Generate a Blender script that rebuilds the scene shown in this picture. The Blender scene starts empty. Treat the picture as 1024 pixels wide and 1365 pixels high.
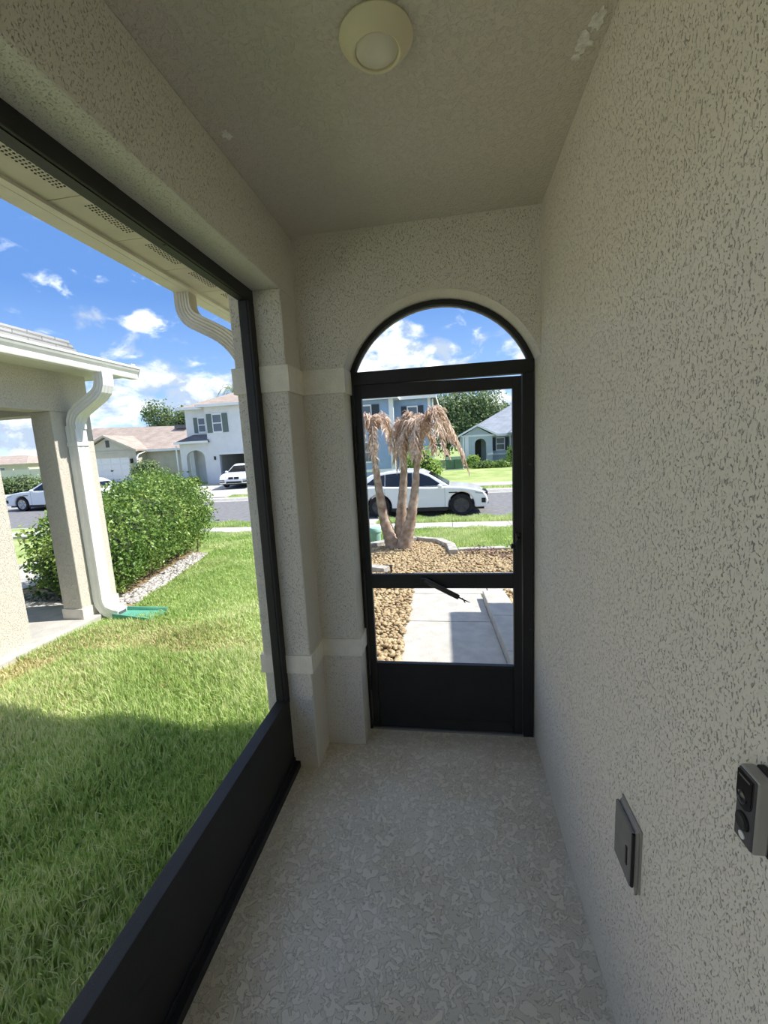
import bpy, bmesh, math, random
import numpy as np
from math import sin, cos, pi, radians, atan2, sqrt
from mathutils import Vector, Matrix

random.seed(7)
RNG = np.random.default_rng(11)
S = bpy.context.scene
COL = S.collection

# ---------------------------------------------------------------- camera
F_PX = 571.53
CAM_H = 1.6798
cd = bpy.data.cameras.new('camera')
cd.sensor_fit = 'HORIZONTAL'
cd.sensor_width = 36.0
cd.lens = 36.0 * F_PX / 1024.0
cd.clip_start = 0.02
cd.clip_end = 600
cam = bpy.data.objects.new('camera', cd)
COL.objects.link(cam)
_yaw, _pitch, _roll = -0.1601, -0.1517, -0.0521
_f = Vector((sin(_yaw) * cos(_pitch), cos(_yaw) * cos(_pitch), sin(_pitch)))
_r0 = Vector((cos(_yaw), -sin(_yaw), 0))
_u0 = _r0.cross(_f)
_r = cos(_roll) * _r0 + sin(_roll) * _u0
_u = -sin(_roll) * _r0 + cos(_roll) * _u0
cam.matrix_world = Matrix(((_r.x, _u.x, -_f.x, 0), (_r.y, _u.y, -_f.y, 0), (_r.z, _u.z, -_f.z, CAM_H), (0, 0, 0, 1)))
S.camera = cam

# ---------------------------------------------------------------- exposure
S.view_settings.view_transform = 'Standard'
S.view_settings.look = 'None'
S.view_settings.gamma = 1.0
S.view_settings.use_curve_mapping = False
S.view_settings.exposure = 1.7
S.cycles.max_bounces = 10
S.cycles.diffuse_bounces = 6
S.cycles.transparent_max_bounces = 16
S.cycles.use_denoising = True
S.cycles.sample_clamp_indirect = 6.0

# ---------------------------------------------------------------- sun
SUN_ENERGY = 2.5
sd = bpy.data.lights.new('sun', 'SUN')
sd.energy = SUN_ENERGY
sd.color = (1.0, 0.95, 0.86)
sd.angle = radians(0.6)
sun = bpy.data.objects.new('sun', sd)
COL.objects.link(sun)
sun.rotation_euler = Vector((0.76, 0.16, 1.0)).to_track_quat('Z', 'Y').to_euler()
sun.location = (6, 2, 9)

# ---------------------------------------------------------------- sky
def build_world():
    w = bpy.data.worlds.new('sky')
    S.world = w
    w.use_nodes = True
    nt = w.node_tree
    N, Lk = nt.nodes, nt.links
    N.clear()
    out = N.new('ShaderNodeOutputWorld')
    bg = N.new('ShaderNodeBackground')
    bg.inputs['Strength'].default_value = 1.0
    Lk.new(bg.outputs[0], out.inputs[0])
    tc = N.new('ShaderNodeTexCoord')
    sp = N.new('ShaderNodeSeparateXYZ')
    Lk.new(tc.outputs['Generated'], sp.inputs[0])

    def m(op, a, b=None, c=None, clamp=False):
        n = N.new('ShaderNodeMath')
        n.operation = op
        n.use_clamp = clamp
        for i, v in enumerate((a, b, c)):
            if v is None:
                continue
            if isinstance(v, (int, float)):
                n.inputs[i].default_value = v
            else:
                Lk.new(v, n.inputs[i])
        return n.outputs[0]
    X, Y, Z = sp.outputs
    az = m('ARCTAN2', X, Y)
    el = m('ARCSINE', m('MINIMUM', m('MAXIMUM', Z, -1), 1))

    def noise(scale, detail, dist=0.0, off=(0, 0, 0), st=(1, 1, 1.7)):
        mp = N.new('ShaderNodeMapping')
        mp.inputs['Scale'].default_value = st
        mp.inputs['Location'].default_value = off
        Lk.new(tc.outputs['Generated'], mp.inputs[0])
        n = N.new('ShaderNodeTexNoise')
        n.inputs['Scale'].default_value = scale
        n.inputs['Detail'].default_value = detail
        n.inputs['Roughness'].default_value = 0.58
        n.inputs['Distortion'].default_value = dist
        Lk.new(mp.outputs[0], n.inputs['Vector'])
        return n.outputs['Fac']
    big = noise(4.2, 3, 0.2, (0.3, 0.1, 0.7))
    fine = noise(13, 9, 0.35, (1.3, 2.2, 0.4))
    shade = noise(11, 6, 0.2, (1.3, 2.2, 0.52))
    # cumulus fields in view, then unseen ones around the horizon: (azimuth, elevation, half width, half height) in degrees
    fields = [(-6.5, 10.8, 10.5, 4.6), (8.8, 11.2, 3.2, 2.8), (-35.8, 15.0, 2.6, 1.1), (-36, 7.6, 9, 4.2),
              (-50, 4.5, 14, 4.5), (-25, 3.0, 14, 3.6), (2, 3.0, 20, 3.5), (40, 6, 24, 4.5), (95, 8, 30, 5),
              (160, 7, 30, 6), (-110, 8, 26, 5), (-150, 9, 22, 5)]
    cov = None
    for a, e, ra, re in fields:
        d1 = m('DIVIDE', m('SUBTRACT', az, radians(a)), radians(ra))
        d2 = m('DIVIDE', m('SUBTRACT', el, radians(e)), radians(re))
        q = m('SQRT', m('ADD', m('MULTIPLY', d1, d1), m('MULTIPLY', d2, d2)))
        b = m('MAXIMUM', m('SUBTRACT', 1.25, q), 0.0)
        cov = b if cov is None else m('MAXIMUM', cov, b)
    # unseen cumulus added over the upper dome to brighten and whiten the skylight (noise driven, higher up than the framed sky)
    hi_ = m('MULTIPLY', m('SUBTRACT', el, radians(30)), 3.0, clamp=True)
    cov = m('MINIMUM', m('ADD', cov, m('MULTIPLY', hi_, 0.55)), 0.8)
    val = m('ADD', m('MULTIPLY', cov, 0.62), m('MULTIPLY', m('SUBTRACT', fine, 0.5), 1.9))
    val = m('ADD', val, m('MULTIPLY', m('SUBTRACT', big, 0.5), 0.55))
    mr = N.new('ShaderNodeMapRange')
    mr.interpolation_type = 'SMOOTHSTEP'
    mr.inputs['From Min'].default_value = 0.13
    mr.inputs['From Max'].default_value = 0.52
    Lk.new(val, mr.inputs['Value'])
    dens = mr.outputs[0]
    blue = N.new('ShaderNodeValToRGB')
    blue.color_ramp.elements[0].position = 0.0
    blue.color_ramp.elements[0].color = (0.31, 0.385, 0.49, 1)
    blue.color_ramp.elements[1].position = 1.0
    blue.color_ramp.elements[1].color = (0.050, 0.112, 0.28, 1)
    for p, c in ((0.10, (0.142, 0.235, 0.40, 1)), (0.30, (0.058, 0.128, 0.29, 1)), (0.55, (0.052, 0.114, 0.27, 1))):
        e_ = blue.color_ramp.elements.new(p)
        e_.color = c
    Lk.new(m('MAXIMUM', Z, 0.0), blue.inputs[0])
    ccol = N.new('ShaderNodeValToRGB')
    ccol.color_ramp.elements[0].position = 0.44
    ccol.color_ramp.elements[0].color = (0.20, 0.245, 0.31, 1)
    ccol.color_ramp.elements[1].position = 0.70
    ccol.color_ramp.elements[1].color = (0.74, 0.745, 0.76, 1)
    Lk.new(shade, ccol.inputs[0])
    mx = N.new('ShaderNodeMix')
    mx.data_type = 'RGBA'
    Lk.new(dens, mx.inputs['Factor'])
    Lk.new(blue.outputs[0], mx.inputs['A'])
    Lk.new(ccol.outputs[0], mx.inputs['B'])
    Lk.new(mx.outputs['Result'], bg.inputs['Color'])
build_world()

# ---------------------------------------------------------------- helpers
def link(o, parent=None):
    COL.objects.link(o)
    if parent is not None:
        o.parent = parent
    return o

def tag(o, label=None, cat=None, group=None, kind=None):
    if label: o['label'] = label
    if cat: o['category'] = cat
    if group: o['group'] = group
    if kind: o['kind'] = kind
    return o

def thing(name, label, cat, loc=(0, 0, 0), rz=0.0, group=None):
    o = bpy.data.objects.new(name, None)
    o.empty_display_size = 0.1
    o.location = loc
    o.rotation_euler = (0, 0, rz)
    COL.objects.link(o)
    o['org'] = 1 if rz == 0 else 0
    return tag(o, label, cat, group)

def struct_root(name, loc=(0, 0, 0)):
    o = bpy.data.objects.new(name, None)
    o.empty_display_size = 0.1
    o.location = loc
    COL.objects.link(o)
    o['kind'] = 'structure'
    return o

def origin_of(o):
    v = Vector((0, 0, 0))
    while o is not None:
        v += o.location
        o = o.parent
    return v

class MB:
    """collects shapes, then links them as one mesh object"""
    def __init__(self):
        self.v, self.f = [], []
    def add(self, vs, fs):
        n = len(self.v)
        self.v += [tuple(p) for p in vs]
        self.f += [tuple(i + n for i in f) for f in fs]
        return self
    def box(self, x0, x1, y0, y1, z0, z1):
        return self.add([(x0, y0, z0), (x1, y0, z0), (x1, y1, z0), (x0, y1, z0), (x0, y0, z1), (x1, y0, z1), (x1, y1, z1), (x0, y1, z1)],
                        [(0, 3, 2, 1), (4, 5, 6, 7), (0, 1, 5, 4), (1, 2, 6, 5), (2, 3, 7, 6), (3, 0, 4, 7)])
    def hexa(self, p):
        return self.add(p, [(0, 3, 2, 1), (4, 5, 6, 7), (0, 1, 5, 4), (1, 2, 6, 5), (2, 3, 7, 6), (3, 0, 4, 7)])
    def prism(self, poly, a0, a1, axis='y'):
        """extrude a 2-D outline: axis y -> poly is (x,z); x -> (y,z); z -> (x,y)"""
        def P(p, a):
            return {'y': (p[0], a, p[1]), 'x': (a, p[0], p[1]), 'z': (p[0], p[1], a)}[axis]
        n = len(poly)
        vs = [P(p, a0) for p in poly] + [P(p, a1) for p in poly]
        fs = [tuple(range(n))[::-1], tuple(range(n, 2 * n))]
        fs += [(i, (i + 1) % n, n + (i + 1) % n, n + i) for i in range(n)]
        return self.add(vs, fs)
    def strip(self, a, b):
        """quads between two polylines"""
        n = len(a)
        return self.add(list(a) + list(b), [(i, i + 1, n + i + 1, n + i) for i in range(n - 1)])
    def tube(self, path, rad, seg=8, cap=True):
        path = [Vector(p) for p in path]
        n = len(path)
        rs = rad if isinstance(rad, (list, tuple)) else [rad] * n
        t0 = (path[1] - path[0]).normalized()
        ref = Vector((0, 0, 1)) if abs(t0.z) < 0.9 else Vector((1, 0, 0))
        a = t0.cross(ref).normalized()
        vs = []
        for i in range(n):
            t = (path[min(i + 1, n - 1)] - path[max(i - 1, 0)]).normalized()
            a = (a - t * a.dot(t)).normalized()
            b = t.cross(a)
            for k in range(seg):
                an = 2 * pi * k / seg
                vs.append(path[i] + (a * cos(an) + b * sin(an)) * rs[i])
        fs = []
        for i in range(n - 1):
            for k in range(seg):
                k2 = (k + 1) % seg
                fs.append((i * seg + k, i * seg + k2, (i + 1) * seg + k2, (i + 1) * seg + k))
        if cap:
            fs.append(tuple(range(seg))[::-1])
            fs.append(tuple(range((n - 1) * seg, n * seg)))
        return self.add(vs, fs)
    def sweep(self, path, w, d, side, ribs=0):
        """rectangular (optionally ribbed) section along a path; side = the constant sideways axis"""
        path = [Vector(p) for p in path]
        side = Vector(side).normalized()
        if ribs:
            sec = []
            def edge(p, q, k):
                for i in range(k):
                    for s, fr in ((0, 0.0), (1, 0.5)):
                        t = (i + fr) / k
                        x = p[0] + (q[0] - p[0]) * t
                        y = p[1] + (q[1] - p[1]) * t
                        if s:
                            l = sqrt(x * x + y * y)
                            x *= 1 - 0.006 / l
                            y *= 1 - 0.006 / l
                        sec.append((x, y))
            c = [(-w / 2, -d / 2), (w / 2, -d / 2), (w / 2, d / 2), (-w / 2, d / 2)]
            for i in range(4):
                edge(c[i], c[(i + 1) % 4], ribs)
        else:
            sec = [(-w / 2, -d / 2), (w / 2, -d / 2), (w / 2, d / 2), (-w / 2, d / 2)]
        n, m = len(path), len(sec)
        vs = []
        for i in range(n):
            t = (path[min(i + 1, n - 1)] - path[max(i - 1, 0)]).normalized()
            nn = t.cross(side).normalized()
            for p in sec:
                vs.append(path[i] + side * p[0] + nn * p[1])
        fs = [(i * m + k, i * m + (k + 1) % m, (i + 1) * m + (k + 1) % m, (i + 1) * m + k) for i in range(n - 1) for k in range(m)]
        fs += [tuple(range(m))[::-1], tuple(range((n - 1) * m, n * m))]
        return self.add(vs, fs)
    def lathe(self, prof, seg=24, c=(0, 0, 0), axis='z'):
        """revolve (radius, height) pairs"""
        vs = []
        for r, h in prof:
            for k in range(seg):
                a = 2 * pi * k / seg
                x, y = r * cos(a), r * sin(a)
                p = {'z': (x, y, h), 'y': (x, h, y), 'x': (h, x, y)}[axis]
                vs.append((p[0] + c[0], p[1] + c[1], p[2] + c[2]))
        fs = []
        for i in range(len(prof) - 1):
            for k in range(seg):
                k2 = (k + 1) % seg
                fs.append((i * seg + k, i * seg + k2, (i + 1) * seg + k2, (i + 1) * seg + k))
        if prof[0][0] > 1e-6: fs.append(tuple(range(seg))[::-1])
        if prof[-1][0] > 1e-6: fs.append(tuple(range((len(prof) - 1) * seg, len(prof) * seg)))
        return self.add(vs, fs)
    def ball(self, c, r, seg=14, rings=8):
        rx, ry, rz = r if isinstance(r, (tuple, list)) else (r, r, r)
        vs = [(c[0], c[1], c[2] - rz)]
        for i in range(1, rings):
            a = -pi / 2 + pi * i / rings
            for k in range(seg):
                b = 2 * pi * k / seg
                vs.append((c[0] + rx * cos(a) * cos(b), c[1] + ry * cos(a) * sin(b), c[2] + rz * sin(a)))
        vs.append((c[0], c[1], c[2] + rz))
        fs = [(0, 1 + (k + 1) % seg, 1 + k) for k in range(seg)]
        for i in range(rings - 2):
            for k in range(seg):
                k2 = (k + 1) % seg
                fs.append((1 + i * seg + k, 1 + i * seg + k2, 1 + (i + 1) * seg + k2, 1 + (i + 1) * seg + k))
        l = len(vs) - 1
        o = 1 + (rings - 2) * seg
        fs += [(o + k, o + (k + 1) % seg, l) for k in range(seg)]
        return self.add(vs, fs)
    def build(self, name, mat, parent=None, smooth=False, bevel=0.0, seg=2, local=False, kind=None, label=None, angle=40):
        me = bpy.data.meshes.new(name)
        if parent is None or local:
            off = Vector((0, 0, 0))
        else:
            off = origin_of(parent)
        me.from_pydata([(x - off.x, y - off.y, z - off.z) for x, y, z in self.v], [], self.f)
        bm = bmesh.new()
        bm.from_mesh(me)
        bmesh.ops.recalc_face_normals(bm, faces=bm.faces)
        bm.to_mesh(me)
        bm.free()
        if smooth:
            me.polygons.foreach_set('use_smooth', [True] * len(me.polygons))
            if hasattr(me, 'set_sharp_from_angle'):
                me.set_sharp_from_angle(angle=radians(angle))
        me.materials.append(mat)
        o = bpy.data.objects.new(name, me)
        link(o, parent)
        if bevel > 0:
            b = o.modifiers.new('edge', 'BEVEL')
            b.width = bevel
            b.segments = seg
            b.limit_method = 'ANGLE'
            b.angle_limit = radians(38)
            b.harden_normals = False
        if kind: o['kind'] = kind
        if label: o['label'] = label
        return o

def raw_mesh(name, V, Fc, mat, parent=None, kind=None, smooth=False):
    """numpy verts (n,3) and equal-length faces (m,k) as one mesh"""
    me = bpy.data.meshes.new(name)
    V = np.asarray(V, np.float32)
    Fc = np.asarray(Fc, np.int32)
    k = Fc.shape[1]
    me.vertices.add(len(V))
    me.vertices.foreach_set('co', V.ravel())
    me.loops.add(Fc.size)
    me.loops.foreach_set('vertex_index', Fc.ravel())
    me.polygons.add(len(Fc))
    me.polygons.foreach_set('loop_start', np.arange(0, Fc.size, k, dtype=np.int32))
    me.polygons.foreach_set('loop_total', np.full(len(Fc), k, np.int32))
    if smooth:
        me.polygons.foreach_set('use_smooth', np.ones(len(Fc), bool))
    me.update(calc_edges=True)
    me.materials.append(mat)
    o = bpy.data.objects.new(name, me)
    link(o, parent)
    if kind: o['kind'] = kind
    return o

# ---------------------------------------------------------------- materials
_M = {}
def mat(name, col, rough=0.6, var=0.0, vscale=8.0, bump=0.0, bscale=60.0, metal=0.0, spec=0.4, col2=None, detail=4.0, bdist=0.01, coat=0.0, lo=0.35, hi=0.65):
    if name in _M: return _M[name]
    m = bpy.data.materials.new(name)
    m.use_nodes = True
    nt = m.node_tree
    N, L = nt.nodes, nt.links
    b = N['Principled BSDF']
    b.inputs['Base Color'].default_value = (*col, 1)
    b.inputs['Roughness'].default_value = rough
    b.inputs['Metallic'].default_value = metal
    b.inputs['Specular IOR Level'].default_value = spec
    if coat: b.inputs['Coat Weight'].default_value = coat
    tc = N.new('ShaderNodeTexCoord')
    if var > 0 or col2 is not None:
        n = N.new('ShaderNodeTexNoise')
        n.inputs['Scale'].default_value = vscale
        n.inputs['Detail'].default_value = detail
        L.new(tc.outputs['Object'], n.inputs['Vector'])
        r = N.new('ShaderNodeValToRGB')
        c2 = col2 if col2 is not None else tuple(c * (1 - var) for c in col)
        c1 = col if col2 is not None else tuple(min(1, c * (1 + var)) for c in col)
        r.color_ramp.elements[0].position = lo
        r.color_ramp.elements[0].color = (*c2, 1)
        r.color_ramp.elements[1].position = hi
        r.color_ramp.elements[1].color = (*c1, 1)
        L.new(n.outputs['Fac'], r.inputs[0])
        L.new(r.outputs[0], b.inputs['Base Color'])
    if bump > 0:
        n = N.new('ShaderNodeTexNoise')
        n.inputs['Scale'].default_value = bscale
        n.inputs['Detail'].default_value = 5
        L.new(tc.outputs['Object'], n.inputs['Vector'])
        bp = N.new('ShaderNodeBump')
        bp.inputs['Strength'].default_value = bump
        bp.inputs['Distance'].default_value = bdist
        L.new(n.outputs['Fac'], bp.inputs['Height'])
        L.new(bp.outputs[0], b.inputs['Normal'])
    _M[name] = m
    return m

def stucco(name, col, scale=85.0, depth=0.008, pit_shade=0.45, stretch=(1, 1, 0.55), thr=(0.30, 0.44), strength=1.0):
    """dash stucco: flat islands with short torn pits between them; recess shade is painted into the pit colour"""
    if name in _M: return _M[name]
    m = bpy.data.materials.new(name)
    m.use_nodes = True
    nt = m.node_tree
    N, L = nt.nodes, nt.links
    b = N['Principled BSDF']
    b.inputs['Roughness'].default_value = 0.9
    b.inputs['Specular IOR Level'].default_value = 0.15
    tc = N.new('ShaderNodeTexCoord')
    mp = N.new('ShaderNodeMapping')
    mp.inputs['Scale'].default_value = stretch
    L.new(tc.outputs['Object'], mp.inputs[0])
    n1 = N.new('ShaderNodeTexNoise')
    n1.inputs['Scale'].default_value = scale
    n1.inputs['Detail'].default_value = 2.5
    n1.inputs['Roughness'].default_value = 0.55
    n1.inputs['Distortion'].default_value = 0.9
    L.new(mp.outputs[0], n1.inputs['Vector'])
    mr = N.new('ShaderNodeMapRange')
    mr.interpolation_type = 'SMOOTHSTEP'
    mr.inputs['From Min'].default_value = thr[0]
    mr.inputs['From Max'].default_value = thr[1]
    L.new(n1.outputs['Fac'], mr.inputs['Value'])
    n2 = N.new('ShaderNodeTexNoise')
    n2.inputs['Scale'].default_value = scale * 4
    n2.inputs['Detail'].default_value = 3
    L.new(tc.outputs['Object'], n2.inputs['Vector'])
    ad = N.new('ShaderNodeMath')
    ad.operation = 'MULTIPLY_ADD'
    ad.inputs[1].default_value = 0.10
    L.new(n2.outputs['Fac'], ad.inputs[0])
    L.new(mr.outputs[0], ad.inputs[2])
    n3 = N.new('ShaderNodeTexNoise')
    n3.inputs['Scale'].default_value = 1.6
    n3.inputs['Detail'].default_value = 3
    L.new(tc.outputs['Object'], n3.inputs['Vector'])
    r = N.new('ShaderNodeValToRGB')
    r.color_ramp.elements[0].color = (*[c * pit_shade for c in col], 1)  # darker colour stands in for shade inside the pits
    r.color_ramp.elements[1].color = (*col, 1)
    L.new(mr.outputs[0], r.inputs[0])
    mx = N.new('ShaderNodeMix')
    mx.data_type = 'RGBA'
    mx.blend_type = 'MULTIPLY'
    mx.inputs['Factor'].default_value = 0.06
    L.new(r.outputs[0], mx.inputs['A'])
    L.new(n3.outputs['Fac'], mx.inputs['B'])
    L.new(mx.outputs['Result'], b.inputs['Base Color'])
    bp = N.new('ShaderNodeBump')
    bp.inputs['Strength'].default_value = strength
    bp.inputs['Distance'].default_value = depth
    L.new(ad.outputs[0], bp.inputs['Height'])
    L.new(bp.outputs[0], b.inputs['Normal'])
    _M[name] = m
    return m

def leafy(name, cols, scale=3.0, transl=0.35, rough=0.5, scale2=60.0, lo=0.35, hi=0.65):
    """thin leaf: diffuse plus light passing through; cols = (dark, mid, light)"""
    if name in _M: return _M[name]
    m = bpy.data.materials.new(name)
    m.use_nodes = True
    nt = m.node_tree
    N, L = nt.nodes, nt.links
    b = N['Principled BSDF']
    out = N['Material Output']
    b.inputs['Roughness'].default_value = rough
    b.inputs['Specular IOR Level'].default_value = 0.35
    tc = N.new('ShaderNodeTexCoord')
    a = N.new('ShaderNodeTexNoise')
    a.inputs['Scale'].default_value = scale
    a.inputs['Detail'].default_value = 3
    c = N.new('ShaderNodeTexNoise')
    c.inputs['Scale'].default_value = scale2
    c.inputs['Detail'].default_value = 1
    L.new(tc.outputs['Object'], a.inputs['Vector'])
    L.new(tc.outputs['Object'], c.inputs['Vector'])
    md = N.new('ShaderNodeMath')
    md.operation = 'ADD'
    L.new(a.outputs['Fac'], md.inputs[0])
    L.new(c.outputs['Fac'], md.inputs[1])
    hf = N.new('ShaderNodeMath')
    hf.operation = 'MULTIPLY'
    hf.inputs[1].default_value = 0.5
    L.new(md.outputs[0], hf.inputs[0])
    r = N.new('ShaderNodeValToRGB')
    r.color_ramp.elements[0].position = lo
    r.color_ramp.elements[0].color = (*cols[0], 1)
    r.color_ramp.elements[1].position = hi
    r.color_ramp.elements[1].color = (*cols[2], 1)
    e = r.color_ramp.elements.new((lo + hi) / 2)
    e.color = (*cols[1], 1)
    L.new(hf.outputs[0], r.inputs[0])
    L.new(r.outputs[0], b.inputs['Base Color'])
    t = N.new('ShaderNodeBsdfTranslucent')
    L.new(r.outputs[0], t.inputs['Color'])
    mx = N.new('ShaderNodeMixShader')
    mx.inputs[0].default_value = transl
    L.new(b.outputs[0], mx.inputs[1])
    L.new(t.outputs[0], mx.inputs[2])
    L.new(mx.outputs[0], out.inputs['Surface'])
    _M[name] = m
    return m

def screen_mat(name, dens):
    m = bpy.data.materials.new(name)
    m.use_nodes = True
    nt = m.node_tree
    N, L = nt.nodes, nt.links
    b = N['Principled BSDF']
    b.inputs['Base Color'].default_value = (0.05, 0.05, 0.05, 1)
    b.inputs['Roughness'].default_value = 0.7
    t = N.new('ShaderNodeBsdfTransparent')
    mx = N.new('ShaderNodeMixShader')
    mx.inputs[0].default_value = dens
    L.new(t.outputs[0], mx.inputs[1])
    L.new(b.outputs[0], mx.inputs[2])
    L.new(mx.outputs[0], N['Material Output'].inputs['Surface'])
    return m

WALL = (0.80, 0.755, 0.665)
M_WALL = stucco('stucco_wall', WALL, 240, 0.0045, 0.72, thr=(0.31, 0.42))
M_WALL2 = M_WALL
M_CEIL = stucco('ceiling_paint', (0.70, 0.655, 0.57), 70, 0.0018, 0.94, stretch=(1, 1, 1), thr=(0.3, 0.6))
M_BAND = mat('band_stucco', (0.86, 0.81, 0.70), 0.85, 0.04, 20, 0.35, 160, spec=0.2)
M_BRONZE = mat('dark_bronze_aluminium', (0.019, 0.0178, 0.017), 0.52, 0.15, 5, 0.05, 200, spec=0.4)
M_SCREEN = screen_mat('insect_screen', 0.07)
M_WHITE_AL = mat('white_aluminium', (0.80, 0.80, 0.78), 0.35, 0.04, 6, spec=0.5)
M_CREAM_AL = mat('cream_aluminium', (0.74, 0.69, 0.58), 0.42, 0.06, 9, spec=0.4)
M_SOFFIT = mat('soffit_vinyl', (0.62, 0.57, 0.48), 0.55, 0.05, 9)
M_HOLE = mat('soffit_perforation', (0.05, 0.045, 0.04), 0.9)
M_CONC = mat('concrete', (0.46, 0.445, 0.41), 0.9, 0.10, 7, 0.4, 90, spec=0.2, detail=8)
M_CONC_D = mat('edging_concrete', (0.42, 0.41, 0.38), 0.9, 0.25, 9, 0.5, 60, spec=0.2, detail=8)
M_ROAD = mat('asphalt', (0.20, 0.20, 0.205), 0.95, 0.14, 5, 0.5, 120, spec=0.2, detail=8)
M_STONE = mat('yellow_river_stone', (0.54, 0.43, 0.26), 0.8, 0.0, 26, col2=(0.24, 0.16, 0.08), detail=2)
M_WSTONE = mat('white_marble_chip', (0.58, 0.565, 0.54), 0.8, 0.0, 24, col2=(0.26, 0.235, 0.21), detail=2)
M_SOIL = mat('bed_soil', (0.30, 0.22, 0.12), 0.95, 0.3, 12, 0.5, 70)
M_LAWN = leafy('lawn_ground', ((0.17, 0.25, 0.07), (0.30, 0.39, 0.12), (0.50, 0.49, 0.25)), 0.9, 0.0, 0.9, 35)
M_GRASS = leafy('grass_blade', ((0.27, 0.42, 0.10), (0.46, 0.60, 0.20), (0.72, 0.74, 0.42)), 0.75, 0.42, 0.5, 26, lo=0.36, hi=0.62)
M_HEDGE = leafy('hedge_leaf', ((0.06, 0.135, 0.03), (0.18, 0.31, 0.065), (0.46, 0.56, 0.16)), 2.2, 0.3, 0.38, 30)
M_TREE = leafy('tree_leaf', ((0.08, 0.13, 0.05), (0.16, 0.24, 0.09), (0.36, 0.44, 0.19)), 0.5, 0.25, 0.5, 5)
M_PINE = leafy('pine_needle', ((0.06, 0.11, 0.06), (0.11, 0.18, 0.09), (0.22, 0.30, 0.15)), 0.6, 0.2, 0.6, 5)
M_BUSHL = leafy('bright_bush_leaf', ((0.17, 0.30, 0.05), (0.34, 0.50, 0.09), (0.55, 0.66, 0.17)), 1.0, 0.3, 0.5, 8)
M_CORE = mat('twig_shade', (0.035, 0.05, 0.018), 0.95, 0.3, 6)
M_BARK = mat('bark', (0.20, 0.15, 0.11), 0.9, 0.3, 6, 0.6, 20)
M_PTRUNK = mat('palm_trunk', (0.55, 0.45, 0.37), 0.85, 0.0, 9, 0.6, 30, col2=(0.30, 0.20, 0.14), detail=6)
M_PFROND = leafy('dead_frond', ((0.40, 0.27, 0.19), (0.70, 0.54, 0.42), (0.92, 0.82, 0.70)), 3.0, 0.25, 0.7, 24)
M_CARW = mat('white_car_paint', (0.80, 0.81, 0.82), 0.22, spec=0.5, coat=0.6)
M_CARS = mat('silver_white_car_paint', (0.72, 0.75, 0.80), 0.25, spec=0.5, coat=0.6)
M_CARD = mat('dark_car_paint', (0.03, 0.03, 0.035), 0.25, spec=0.5, coat=0.6)
M_GLASS = mat('tinted_car_glass', (0.012, 0.014, 0.018), 0.06, spec=0.6)
M_RUB = mat('tyre_rubber', (0.012, 0.012, 0.012), 0.8)
M_RIM = mat('dark_alloy', (0.07, 0.07, 0.075), 0.35, metal=0.6)
M_RIMS = mat('silver_alloy', (0.42, 0.42, 0.44), 0.35, metal=0.8)
M_BLACK = mat('black_plastic', (0.012, 0.012, 0.013), 0.5)
M_LAMP = mat('clear_lamp_lens', (0.45, 0.47, 0.5), 0.12, spec=0.6)
M_RED = mat('red_lamp_lens', (0.30, 0.015, 0.012), 0.2)
M_WIN = mat('house_window_glass', (0.10, 0.12, 0.14), 0.08, spec=0.7)
M_DARKIN = mat('dark_interior', (0.10, 0.10, 0.11), 0.9)
M_DOORD = mat('dark_entry_door', (0.05, 0.045, 0.045), 0.6)
M_SHUT = mat('grey_green_shutter', (0.13, 0.165, 0.15), 0.7, 0.1, 20)
M_SHUTD = mat('charcoal_shutter', (0.045, 0.05, 0.06), 0.7, 0.1, 20)
M_TRIMW = mat('white_trim', (0.80, 0.80, 0.79), 0.6)
M_HWHITE = mat('white_house_wall', (0.74, 0.735, 0.73), 0.85, 0.04, 2, 0.3, 40)
M_HBLUE = mat('blue_house_wall', (0.30, 0.40, 0.56), 0.85, 0.05, 2, 0.3, 40)
M_HGREY = mat('grey_house_wall', (0.46, 0.52, 0.55), 0.85, 0.05, 2, 0.3, 40)
M_HTAN = mat('tan_house_wall', (0.56, 0.52, 0.43), 0.85, 0.05, 2, 0.3, 40)
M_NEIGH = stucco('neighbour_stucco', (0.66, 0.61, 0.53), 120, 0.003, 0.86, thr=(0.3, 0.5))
M_NPLINTH = mat('neighbour_band', (0.70, 0.66, 0.58), 0.9, 0.05, 8, 0.3, 80)
M_GREEN = mat('green_plastic', (0.10, 0.33, 0.24), 0.5, 0.15, 8)
M_MINT = mat('mint_green_plastic', (0.30, 0.50, 0.42), 0.55, 0.1, 8)
M_TRAFO = mat('green_painted_steel', (0.07, 0.14, 0.08), 0.6, 0.15, 3)

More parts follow.
